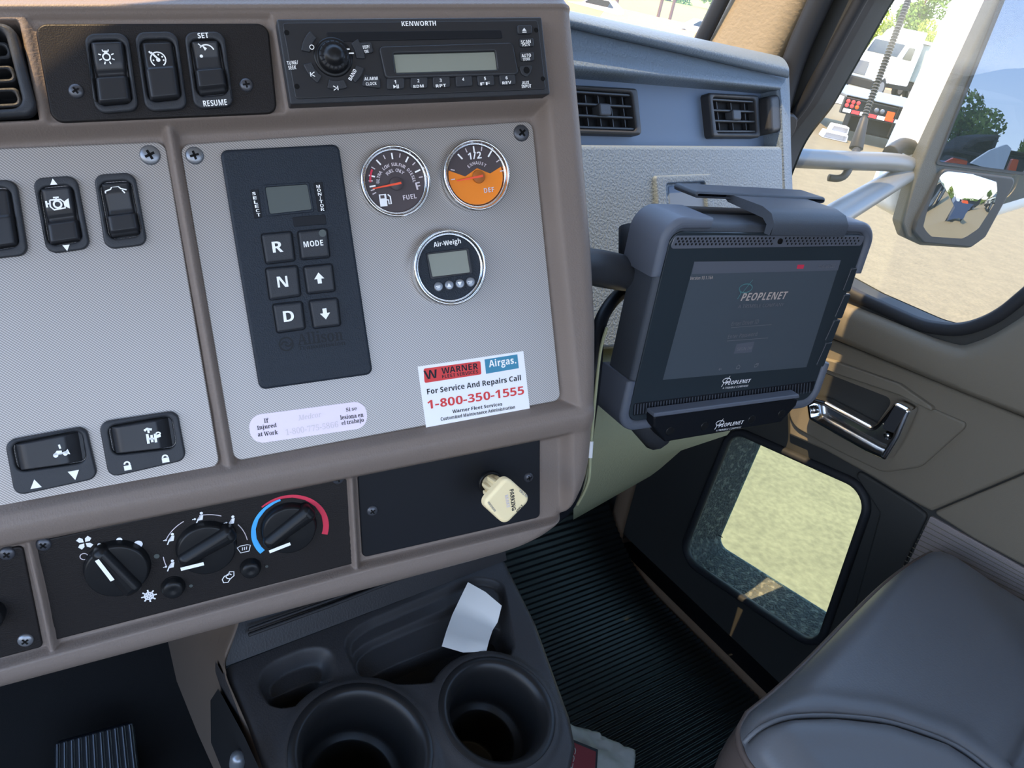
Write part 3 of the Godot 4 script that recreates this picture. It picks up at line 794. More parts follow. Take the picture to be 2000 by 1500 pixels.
func icon(par: Node3D, px: float, py: float, sp: float, h: float, mt: Material, shapes: Array, nm := "symbol", turn := 0.0) -> MeshInstance3D:
	# shapes in units of sp pixels: ["l", w, x,y, x,y ...] line, ["c", w, x,y,r] circle line, ["d", x,y,r] dot, ["p", x,y ...] filled
	var c := L2(px, py, h); var k := sp * mpx(px, py, h); var z := L(px, py, h).z; var m := MB.new()
	for s in shapes:
		var p := PackedVector2Array()
		match s[0]:
			"l":
				for i in range(2, s.size(), 2): p.append(c + Vector2(s[i], s[i + 1]).rotated(turn) * k)
				stroke(m, p, s[1] * k, z)
			"c": stroke(m, circ(c + Vector2(s[2], s[3]).rotated(turn) * k, s[4] * k, 24), s[1] * k, z, true)
			"a": stroke(m, arc(c + Vector2(s[2], s[3]).rotated(turn) * k, s[4] * k, s[5] + rad_to_deg(turn), s[6] + rad_to_deg(turn)), s[1] * k, z)
			"d": disc(m, c + Vector2(s[1], s[2]).rotated(turn) * k, s[3] * k, z, 16)
			"p":
				for i in range(1, s.size(), 2): p.append(c + Vector2(s[i], s[i + 1]).rotated(turn) * k)
				m.flat(p, z)
	return part(par, nm, m, mt)

func build_upper_row():
	var H := 0.0095
	# partial vent at the left edge of the picture
	var f := at_px(FD, -40, 145, H)
	var o := thing("air_vent", "black dash air vent cut off by the left edge, beside the headlamp switch plate", "vent", f, "air vents")
	var m := MB.new(); frame_ring(m, RQ([-160, 52, 30, 50, 78, 228, -130, 240], 0.007), RQ([-140, 62, 12, 60, 52, 214, -112, 224], 0.006), -0.004, 0.006, -0.02, 0.002); part(o, "frame", m, M.black)
	m = MB.new(); slab(m, RQ([-140, 60, 14, 58, 56, 216, -112, 226], 0.002), -0.03, -0.02); part(o, "duct", m, M.hole)
	for a in [[8, 78, 16, 112], [17, 124, 25, 158], [27, 168, 36, 206]]:
		m = MB.new(); frame_ring(m, RQ([-60, a[1] + 4, a[0] + 5, a[1], a[2] + 8, a[3], -60, a[3] + 5], 0.003), RQ([-56, a[1] + 12, a[0] - 2, a[1] + 8, a[2] - 1, a[3] - 7, -56, a[3] - 3], 0.0025), -0.02, -0.002, -0.02, 0.0012); part(o, "slat", m, M.black)
	# switch plate
	o = thing("switch_plate", "blue-black blank plate carrying three rocker switches left of the radio", "plate", at_px(FD, 300, 145, 0.007))
	m = MB.new(); slab(m, RQ([66, 46, 524, 45, 542, 221, 101, 240], 0.0065, 0.004), -0.002, 0.004, 0.0012); part(o, "plate", m, M.plate)
	screw(o, 149, 178, 14, 0.004, M.screw_dark, 0.5); screw(o, 481, 166, 13, 0.004, M.screw_dark, 0.1)
	var SF := Transform3D(FD.basis, FD * Vector3(0, 0, 0.011))
	var A := [0.0, 2.2, 0.36, 0.4, 0.47, -0.6, 0.49, -2.0, 0.55, -1.6, 0.58, 1.6, 1.0, 2.6]
	o = rocker("rocker switch with a white lamp symbol, leftmost of three left of the radio", SF, [163, 65, 249, 63, 271, 215, 187, 222], [174, 80, 241, 78, 258, 200, 190, 206], 0.004, A)
	var sun := [["c", 0.18, 0, 0, 0.42], ["l", 0.3, -0.2, 0.62, 0.2, 0.62]]
	for i in 8:
		var d := Vector2.from_angle(TAU * (i + 0.5) / 8.0)
		sun.append(["l", 0.14, d.x * 0.65, d.y * 0.65, d.x * 0.98, d.y * 0.98])
	icon(o, 208, 111, 15, 0.0065, M.white, sun)
	o = rocker("rocker switch with a white dial symbol, middle of three left of the radio", SF, [262, 62, 345, 60, 366, 212, 284, 218], [272, 78, 338, 76, 354, 192, 291, 199], 0.004, [0.0, -0.6, 0.46, 1.4, 0.5, 2.6, 1.0, 2.2])
	icon(o, 309, 116, 16, 0.0075, M.white, [["a", 0.14, 0, 0, 0.85, -55, 235], ["p", -0.15, 0.05, -0.8, 0.8, -0.62, 0.92, 0.12, 0.1], ["d", 0.0, -0.05, 0.24], ["d", 0.5, 0.3, 0.1], ["d", 0.1, 0.55, 0.1], ["d", 0.6, -0.1, 0.1], ["d", -0.55, -0.1, 0.1], ["l", 0.2, -0.9, 0.95, -0.66, 0.7]])
	o = rocker("rocker switch marked SET and RESUME, right of three left of the radio", SF, [359, 62, 437, 60, 457, 207, 379, 213], [370, 78, 428, 76, 447, 182, 386, 189], 0.004, [0.0, 1.2, 0.3, -1.5, 0.52, -2.0, 0.54, 2.2, 0.85, 2.6, 0.88, 0.0, 1.0, -1.5])
	icon(o, 403, 96, 15, 0.0056, M.white, [["a", 0.16, 0, -0.4, 0.95, 20, 140], ["l", 0.14, -0.9, 0.7, -0.5, 0.3], ["d", -0.75, -0.85, 0.2], ["p", -0.2, -0.2, 0.1, 0.1, -0.5, 0.55]])
	txt(o, "SET", 387, 75, 408, 74, 10, M.white, 0.0043); txt(o, "RESUME", 398, 208, 444, 205, 11, M.white, 0.0043)
	build_radio()

func build_radio():
	var o := thing("radio", "black single-slot truck radio with green display under the dash pad", "radio", at_px(FD, 810, 115, 0.022))
	var m := MB.new(); slab(m, RQ([540, 37, 1058, 33, 1075, 184, 567, 204], 0.0012, 0.0), -0.016, 0.0, 0.001); part(o, "body", m, M.black)
	m = MB.new(); slab(m, RQ([551, 45, 1050, 40, 1066, 175, 577, 194], 0.002, 0.0), -0.001, 0.0006, 0.0006); part(o, "faceplate", m, M.smooth)
	var z := 0.0006
	txt(o, "KENWORTH", 785, 51, 852, 50, 9, M.white, z + 0.0002)
	m = MB.new(); slab(m, RQ([637, 63, 978, 59, 982, 75, 640, 82], 0.001, z), z - 0.001, z + 0.0005, 0.0004); part(o, "cassette_slot", m, M.dark)
	m = MB.new(); frame_ring(m, RQ([738, 92, 1000, 84, 1012, 148, 752, 156], 0.003, z), RQ([768, 107, 965, 102, 970, 137, 772, 144], 0.0008, z), z - 0.001, z + 0.0022, z, 0.0012); part(o, "display_bezel", m, M.smooth)
	m = MB.new(); slab(m, RQ([768, 107, 966, 102, 970, 137, 773, 143], 0.0005, z), z - 0.001, z + 0.0006, 0.0003); part(o, "display", m, M.lcd)
	# round tuning knob and its ring of keys
	var c := L(651, 112, z); var k := mpx(651, 112)
	m = MB.new(); lathe(m, [[38 * k, -0.001], [37 * k, 0.0008], [33 * k, 0.001], [30 * k, 0.001], [29 * k, 0.0035], [26 * k, 0.0045], [22 * k, 0.0047], [18 * k, 0.005], [16 * k, 0.0068], [9 * k, 0.0078], [0, 0.008]], c, 40); var kn := part(o, "tuning_knob", m, M.knob)
	m = MB.new()
	for i in 18:
		var a := TAU * i / 18.0; stroke(m, PackedVector2Array([Vector2(c.x, c.y) + Vector2.from_angle(a) * 20 * k, Vector2(c.x, c.y) + Vector2.from_angle(a) * 28 * k]), 0.0007, c.z + 0.005)
	part(kn, "grip_line", m, M.dark)
	for a in [[128, 168, "symbol"], [192, 232, "symbol"], [250, 288, "symbol"], [305, 338, "symbol"], [355, 392, ""]]:
		m = MB.new(); var p := arc(Vector2(c.x, c.y), 61 * k, a[0], a[1], 8); var q := arc(Vector2(c.x, c.y), 44 * k, a[1], a[0], 8); p.append_array(q); slab(m, rnd(p, 0.0006, 2), z - 0.001, z + 0.0018, 0.0006); part(o, "ring_key", m, M.black)
	var zt := z + 0.0022
	icon(o, 609, 92, 5, zt, M.white, [["c", 0.25, 0, 0, 0.8]]); icon(o, 611, 145, 6, zt, M.white, [["l", 0.3, 0.6, 0.7, -0.5, 0, 0.6, -0.7], ["l", 0.3, -0.7, 0.7, -0.7, -0.7]])
	icon(o, 655, 172, 6, zt, M.white, [["l", 0.3, -0.6, 0.7, 0.5, 0, -0.6, -0.7], ["l", 0.3, 0.8, 0.7, 0.8, -0.7]])
	txt(o, "BAND", 686, 158, 697, 138, 7, M.white, zt); txt(o, "TUNE/", 561, 127, 583, 125, 7, M.white, z + 0.0003); txt(o, "SEEK", 564, 136, 579, 135, 7, M.white, z + 0.0003)
	txt(o, "LOUD", 640, 82, 657, 81, 6, M.white, z + 0.0003)
	icon(o, 679, 96, 5, zt, M.white, [["l", 0.5, -0.8, 0, 0.8, 0]]); icon(o, 686, 104, 5, zt, M.white, [["l", 0.5, -0.9, 0, 1.0, 0]])
	# keys
	for a in [[[699, 85, 724, 84, 729, 104, 712, 106], "DISP/", "TIME"], [[710, 146, 741, 154, 743, 174, 706, 169], "ALARM", "CLOCK"], [[755, 154, 789, 152, 789, 174, 755, 176], "1", "PLAY"], [[801, 152, 834, 151, 834, 173, 801, 174], "2", "RDM"], [[844, 151, 877, 149, 878, 171, 845, 173], "3", "RPT"], [[888, 149, 920, 148, 922, 169, 890, 171], "4", ""], [[930, 148, 962, 146, 965, 168, 933, 169], "5", "FF"], [[973, 147, 1004, 145, 1006, 166, 976, 167], "6", "REV"], [[1009, 51, 1037, 50, 1038, 67, 1010, 68], "", ""], [[1013, 77, 1040, 75, 1042, 92, 1015, 93], "SCAN", "PSCN"], [[1014, 103, 1041, 102, 1042, 120, 1016, 121], "AUTO", "STORE"]]:
		var q: Array = a[0]; m = MB.new(); slab(m, RQ(q, 0.0012, z), z - 0.001, z + 0.0018, 0.0007); var b := part(o, "button", m, M.black)
		var x0: float = (q[0] + q[6]) / 2.0 + 4; var x1: float = (q[2] + q[4]) / 2.0 - 4; var yt: float = (q[1] * 0.55 + q[7] * 0.45); var yb: float = q[7] - 3
		var mid := (x0 + x1) / 2.0
		if a[1].length() == 1: txt(b, a[1], mid - 2, yt - 1, mid + 2, yt - 1, 6, M.white, zt)
		elif a[1] != "": txt(b, a[1], x0, yt + 1, x1, yt - 0.5, 6, M.white, zt)
		if a[2] == "PLAY": icon(b, mid + 1, yb - 4, 4, zt, M.white, [["p", -1.2, -0.9, -1.2, 0.9, 0.2, 0], ["l", 0.4, 0.6, -0.9, 0.6, 0.9], ["l", 0.4, 1.3, -0.9, 1.3, 0.9]])
		elif a[2] != "": txt(b, a[2], x0 + 3, yb + 1, x1 - 2, yb - 0.5, 5.5, M.white, zt)
	icon(o, 1024, 59, 5, zt, M.white, [["p", -0.9, -0.2, 0.9, -0.2, 0, 0.9], ["l", 0.3, -0.9, -0.7, 0.9, -0.7]])
	m = MB.new(); slab(m, RQ([1011, 129, 1040, 127, 1036, 143, 1028, 152, 1018, 146], 0.002, z), z - 0.001, z + 0.0012, 0.0006); part(o, "socket_collar", m, M.black)
	m = MB.new(); disc(m, L2(1027, 138, z), 7 * k, z + 0.0014); part(o, "aux_socket", m, M.hole)
	txt(o, "AUX", 1020, 165, 1034, 164, 6, M.white, z + 0.0003); txt(o, "INPUT", 1019, 172, 1038, 171, 6, M.white, z + 0.0003)
	for a in [[560, 64], [580, 169], [1047, 59], [1060, 154]]:
		m = MB.new(); disc(m, L2(a[0], a[1], z), 5 * k, z + 0.0002); part(o, "pin_hole", m, M.hole)

# ---------------------------------------------------------------- silver panels
func build_instrument_panels():
	var o := thing("silver_panel", "silver twill panel at the left edge with rocker switches and one corner screw", "panel", at_px(FD, 200, 600))
	var m := MB.new(); var off := FD.affine_inverse() * F.origin; var pq := P2([322, 276, 430, 911]); pq.append(Vector2(-0.39 - off.x, -0.109 - off.y)); pq.append(Vector2(-0.39 - off.x, 0.1045 - off.y)); slab(m, rnd(pq, 0.006), -0.004, 0.0, 0.0008); part(o, "plate", m, M.silver)
	screw(o, 293, 303, 19, 0.0, M.screw, 0.4)
	o = thing("silver_panel", "silver twill panel with gear keypad, gauges and stickers in the dash centre", "panel", at_px(FD, 700, 560))
	m = MB.new(); slab(m, RQ([351, 282, 1040, 236, 1096, 782, 457, 902], 0.006), -0.004, 0.0, 0.0008); part(o, "plate", m, M.silver)
	screw(o, 380, 304, 17, 0.0, M.screw, 0.2); screw(o, 1018, 260, 16, 0.0, M.screw_dark, 0.6)
	# specks of dirt stay out; rocker switches on the left panel
	var A := [0.0, 2.0, 0.4, 0.2, 0.5, -0.8, 0.54, -2.0, 0.6, -1.6, 0.64, 1.4, 1.0, 2.4]
	o = rocker("rocker switch half cut off by the left edge on the silver panel", FD, [-58, 354, 30, 350, 54, 498, -34, 508], [-45, 370, 18, 366, 36, 480, -26, 490], 0.004, [0.0, 0.0, 0.45, 1.2, 0.5, 2.6, 1.0, 2.2])
	o = rocker("rocker switch with white engine symbol between two small white arrows", FD, [62, 348, 148, 342, 176, 485, 91, 497], [76, 367, 140, 361, 160, 470, 95, 480], 0.004, A)
	icon(o, 111, 398, 22, 0.0058, M.white, [["c", 0.15, 0.05, -0.05, 0.3], ["l", 0.13, -0.5, 0.35, 0.35, 0.35, 0.6, 0.1, 0.6, -0.4, -0.3, -0.5, -0.55, -0.2, -0.5, 0.35], ["l", 0.14, -0.2, 0.55, 0.25, 0.55], ["l", 0.14, 0.02, 0.35, 0.02, 0.55], ["p", 0.65, 0.2, 1.0, 0.4, 0.95, -0.5, 0.65, -0.3], ["l", 0.16, -0.8, 0.3, -0.8, -0.25], ["l", 0.12, -0.8, 0.05, -0.5, 0.05]])
	icon(o, 104, 355, 7, 0.0043, M.white, [["p", -0.9, -0.8, 0.9, -0.8, 0, 0.9]]); icon(o, 130, 484, 7, 0.0043, M.white, [["p", -0.9, 0.8, 0.9, 0.8, 0, -0.9]])
	o = rocker("rocker switch with worn white arch symbol, right of the engine switch", FD, [182, 341, 262, 336, 288, 478, 205, 488], [194, 357, 254, 352, 276, 459, 214, 468], 0.004, [0.0, 1.8, 0.2, -0.8, 0.5, -2.4, 0.58, -2.0, 0.6, 2.2, 0.88, 2.6, 0.9, 0.4, 1.0, -0.8])
	icon(o, 226, 370, 20, 0.0046, M.white, [["l", 0.12, -0.95, -0.1, -0.45, 0.05, -0.3, 0.28, 0.25, 0.28, 0.45, 0.05, 0.95, -0.1], ["l", 0.12, -0.95, -0.1, -0.95, -0.3], ["l", 0.12, 0.55, -0.1, 0.75, -0.4]])
	o = rocker("wide rocker switch with white truck symbol and two arrows below, left of a pair", FD, [8, 862, 167, 833, 191, 935, 28, 970], [23, 868, 158, 841, 168, 902, 34, 921], 0.004, [0.0, 1.0, 0.1, 2.0, 0.66, 2.8, 0.78, 2.0, 0.82, -1.6, 1.0, -2.2], true)
	icon(o, 118, 882, 14, 0.0075, M.white, [["d", -0.7, -0.35, 0.32], ["d", 0.5, -0.45, 0.3], ["p", -1.0, -0.3, -0.4, 0.25, 0.2, 0.1, 0.1, -0.4], ["p", 0.3, -0.35, 0.95, 0.1, 1.05, -0.7], ["l", 0.25, 0.1, 0.4, 0.1, 1.0], ["l", 0.2, -0.2, -0.3, 0.9, -0.2]], "symbol", 0.1)
	icon(o, 69, 946, 11, 0.0043, M.white, [["p", -0.9, -0.7, 0.9, -0.7, 0, 0.9]]); icon(o, 145, 928, 11, 0.0043, M.white, [["p", -0.9, 0.8, 0.9, 0.8, 0, -0.9]])
	o = rocker("wide rocker switch with white axle symbol and two padlocks below, right of a pair", FD, [192, 826, 346, 803, 364, 899, 212, 934], [211, 834, 334, 813, 344, 874, 221, 888], 0.004, [0.0, 1.0, 0.1, 2.0, 0.72, 2.8, 0.82, 2.0, 0.86, -1.6, 1.0, -2.2], true)
	icon(o, 297, 851, 16, 0.0075, M.white, [["l", 0.28, -0.75, 0.75, -0.4, 0.95, 0.1, 0.75], ["l", 0.24, -0.3, 0.9, -0.3, 0.4], ["l", 0.3, -0.5, 0.3, -0.55, -0.9], ["l", 0.24, -0.5, -0.3, 0.3, -0.4], ["l", 0.28, -0.05, 0.1, -0.1, -0.8], ["l", 0.28, 0.35, 0.2, 0.3, -0.9], ["p", 0.45, -0.4, 0.95, -0.3, 0.95, 0.1, 0.45, 0.0], ["a", 0.16, 0.7, 0.05, 0.25, 0, 180]])
	for a in [[249, 911, 0.35], [323, 896, 0.0]]:
		icon(o, a[0], a[1], 10, 0.0043, M.white, [["p", -0.65, -0.75, 0.65, -0.75, 0.65, 0.2, -0.65, 0.2], ["a", 0.3, 0, 0.25 + a[2] * 0.6, 0.45, 0 if a[2] == 0 else -40, 180]])
	build_keypad(); build_gauges()
	# stickers
	o = thing("sticker", "white rectangular service sticker with red phone number on the silver panel", "sticker", at_px(FD, 925, 760), "stickers on the silver panel")
	m = MB.new(); slab(m, P2([815.6, 716, 1022, 685.5, 1035, 801, 832, 835]), 0.0, 0.0003, 0.0001, 1); part(o, "label_sheet", m, M.sticker)
	var z := 0.0004
	m = MB.new(); m.flat(RQ([827, 720, 938, 705, 940, 731, 829, 748], 0.0012), z); part(o, "red_badge", m, M.red)
	m = MB.new(); m.flat(P2([946, 702, 1010, 692, 1013, 719, 949, 730]), z); part(o, "teal_badge", m, M.teal)
	var z2 := z + 0.0001
	txt(o, "W", 831, 741, 857, 737.5, 17, M.ink, z2, "bold", -0.15); txt(o, "WARNER", 863, 730.5, 934, 720.5, 12, M.ink, z2); txt(o, "FLEET SERVICES", 864, 739, 934, 729, 6.5, M.ink, z2)
	txt(o, "Airgas.", 956, 722, 1009, 714, 19, M.white, z2)
	txt(o, "For Service And Repairs Call", 835, 774, 1018, 746, 15, M.ink, z2); txt(o, "1-800-350-1555", 836, 799, 1024, 770, 17, M.red, z2)
	txt(o, "Warner Fleet Services", 884, 807, 981, 792, 7, M.ink, z2); txt(o, "Customized Maintenance Administration", 861, 822, 1006, 798, 7, M.ink, z2)
	o = thing("sticker", "lilac-white rounded strip sticker about work injury, below the gear keypad", "sticker", at_px(FD, 600, 825), "stickers on the silver panel")
	m = MB.new(); slab(m, RQ([484, 812, 714, 782, 719, 835, 491, 868], 0.0085, 0.0, 10), 0.0, 0.0003, 0.0001, 1); part(o, "label_sheet", m, M.lilac)
	txt(o, "If", 516, 826, 525, 825, 9, M.ink, z2, "serif_bold"); txt(o, "Injured", 503, 842, 541, 836.5, 11, M.ink, z2, "serif_bold"); txt(o, "at Work", 504, 853, 543, 848, 9, M.ink, z2, "serif_bold")
	txt(o, "Si se", 676, 804, 697, 801, 8, M.ink, z2, "serif_bold"); txt(o, "lesiona en", 665, 820, 710, 814, 9, M.ink, z2, "serif_bold"); txt(o, "el trabajo", 668, 833, 711, 826, 11, M.ink, z2, "serif_bold")
	txt(o, "Medcor", 583, 821, 627, 814, 10, M.faint, z2, "serif", 0.2); txt(o, "1-800-775-5866", 559, 850, 661, 834, 12, M.faint, z2, "serif")

func build_keypad():
	var o := thing("gear_keypad", "tall blue-black push-button gear selector keypad left of the gauges", "keypad", at_px(FD, 580, 525))
	var H := 0.004; var m := MB.new(); slab(m, RQ([429, 293, 662, 281, 729, 731, 507, 762], 0.0045, H), -0.001, H, 0.0016); part(o, "plate", m, M.navy)
	m = MB.new(); frame_ring(m, RQ([513, 361, 604, 355, 614, 414, 522, 423], 0.0014, H), RQ([518, 366, 600, 360, 609, 409, 527, 418], 0.0012, H), H - 0.001, H + 0.0005, H - 0.0008, 0.0005); part(o, "display_frame", m, M.navy)
	m = MB.new(); slab(m, RQ([518, 366, 600, 360, 609, 409, 527, 418], 0.0012, H), H - 0.001, H + 0.0001, 0.0001, 1); part(o, "display", m, M.lcd_dark)
	m = MB.new(); slab(m, RQ([571, 424, 635, 419, 638, 438, 574, 443], 0.0008, H), H - 0.001, H + 0.0002, 0.0002, 1); part(o, "label_strip", m, M.dark)
	for a in [[[489, 371, 505, 370, 512, 425, 497, 427], "SELECT", 491, 374, 502, 424], [[612, 357, 630, 355, 637, 412, 621, 414], "MONITOR", 617, 361, 627, 413]]:
		m = MB.new(); slab(m, RQ(a[0], 0.0006, H), H - 0.001, H + 0.0002, 0.0002, 1); var s := part(o, "legend_strip", m, M.dark)
		for i in a[1].length():
			var t: float = (i + 1.0) / a[1].length(); var x := lerpf(a[2], a[4], t); var y := lerpf(a[3], a[5], t)
			if a[1][i] == "I": txt(s, "I", x + 2, y - 1, x + 4, y - 1, 6, M.white, H + 0.0003)
			else: txt(s, a[1][i], x, y - 1, x + 7, y - 1.5, 6, M.white, H + 0.0003)
	var kq := [[509.5, 458, 569, 452.5, 576, 508.5, 519, 515.5], [581, 452.5, 638, 447, 644, 502, 588, 507], [518, 524.5, 580.5, 519, 587, 577.5, 526.5, 586], [592, 521, 648, 515.5, 654.5, 568, 600, 574], [532, 595, 589.5, 589, 596, 642, 541, 650], [603, 587.5, 659, 582, 665, 635, 612, 641.5]]
	var kl := ["R", "MODE", "N", "", "D", ""]
	for i in 6:
		var q: Array = kq[i]; m = MB.new(); var out := RQ(q, 0.0016, H)
		frame_ring(m, inset(out, -0.0007), inset(out, 0.0), H - 0.001, H + 0.0004, H - 0.0005, 0.0003)
		part(o, "button_well", m, M.dark)
		m = MB.new(); slab(m, inset(out, 0.0004), H - 0.001, H + 0.0026, 0.0013, 4); var b := part(o, "button", m, M.black)
		var cx: float = (q[0] + q[2] + q[4] + q[6]) / 4.0; var cy: float = (q[1] + q[3] + q[5] + q[7]) / 4.0; var z := H + 0.0029
		if kl[i].length() == 1: txt(b, kl[i], cx - 10, cy + 10, cx + 10.5, cy + 8, 21, M.white, z)
		elif kl[i] == "MODE": txt(b, "MODE", cx - 19, cy + 6, cx + 19, cy + 2, 11, M.white, z)
		else:
			var s := 1.0 if i == 3 else -1.0
			icon(b, cx, cy, 13, z, M.white, [["p", -0.75, 0.0 * s, 0.75, 0.0, 0.0, 0.95 * s], ["p", -0.3, 0.0, 0.3, 0.0, 0.3, -0.7 * s, -0.3, -0.7 * s]], "arrow")
	m = MB.new(); disc(m, L2(629, 456, H), 7 * mpx(629, 456), H + 0.0028); part(o, "indicator", m, M.lcd_dark)
	# maker's mark pressed into the plate
	icon(o, 559, 672, 15, H + 0.0002, M.dark, [["c", 0.22, 0, 0, 0.85], ["a", 0.22, -0.2, -0.1, 0.4, 20, 180], ["a", 0.22, 0.25, 0.1, 0.4, 200, 360]], "emblem")
	txt(o, "Allison", 582, 675, 671, 664, 24, M.dark, H + 0.0002, "serif_bold"); txt(o, "Transmission", 583, 684, 675, 673, 8, M.dark, H + 0.0002, "serif_bold")

func gauge(label: String, px: float, py: float, rp: float, hh: float, fill: float) -> Node3D:
	var o := thing("gauge", label, "gauge", at_px(FD, px, py, hh), "round gauges on the silver panel")
	var r := rp * mpx(px, py, 0); var m := MB.new(); var b := -hh
	lathe(m, [[r * 0.95, b], [r * 0.975, b + 0.001], [r, b + 0.003], [r, -0.0034], [r * 0.994, -0.0020], [r * 0.980, -0.0009], [r * 0.960, -0.0002], [r * 0.938, 0.0], [r * 0.916, -0.0003], [r * 0.896, -0.0011], [r * 0.880, -0.0024], [r * 0.872, -0.0030], [r * 0.862, -0.0028], [r * 0.85, -0.0026], [r * 0.84, -0.0032], [r * fill, -0.0042], [r * fill, -0.006]], Vector3.ZERO, 64)
	part(o, "bezel", m, M.chrome)
	return o

func curve_text(o: Node3D, s: String, px: float, py: float, rp: float, a0: float, a1: float, hp: float, mt: Material, z: float):
	for i in s.length():
		if s[i] == " ": continue
		var a := deg_to_rad(lerpf(a0, a1, float(i) / maxi(1, s.length() - 1))); var k := mpx(px, py, z)
		var t := TextMesh.new(); t.text = s[i]; t.font = font("bold"); t.font_size = 48; t.pixel_size = 0.001; t.depth = 0.0; t.curve_step = 3.0
		var sc := hp * k / 0.035; var e := MeshInstance3D.new(); e.name = "lettering"; e.mesh = t; e.material_override = mt
		var c := L(px, py, z) + Vector3(cos(a), sin(a), 0) * rp * k
		e.transform = Transform3D(Basis(Vector3(sin(a), -cos(a), 0) * sc, Vector3(cos(a), sin(a), 0) * sc, Vector3(0, 0, 1)), c)
		o.add_child(e, true)

func ticks(o: Node3D, px: float, py: float, a: Array, r0: float, r1: float, w: float, mt: Material, z: float):
	var m := MB.new(); var c := L2(px, py, z); var k := mpx(px, py, z)
	for d in a:
		var v := Vector2.from_angle(deg_to_rad(d)) * k; stroke(m, PackedVector2Array([c + v * r0, c + v * r1]), w * k, z)
	part(o, "scale_mark", m, mt)

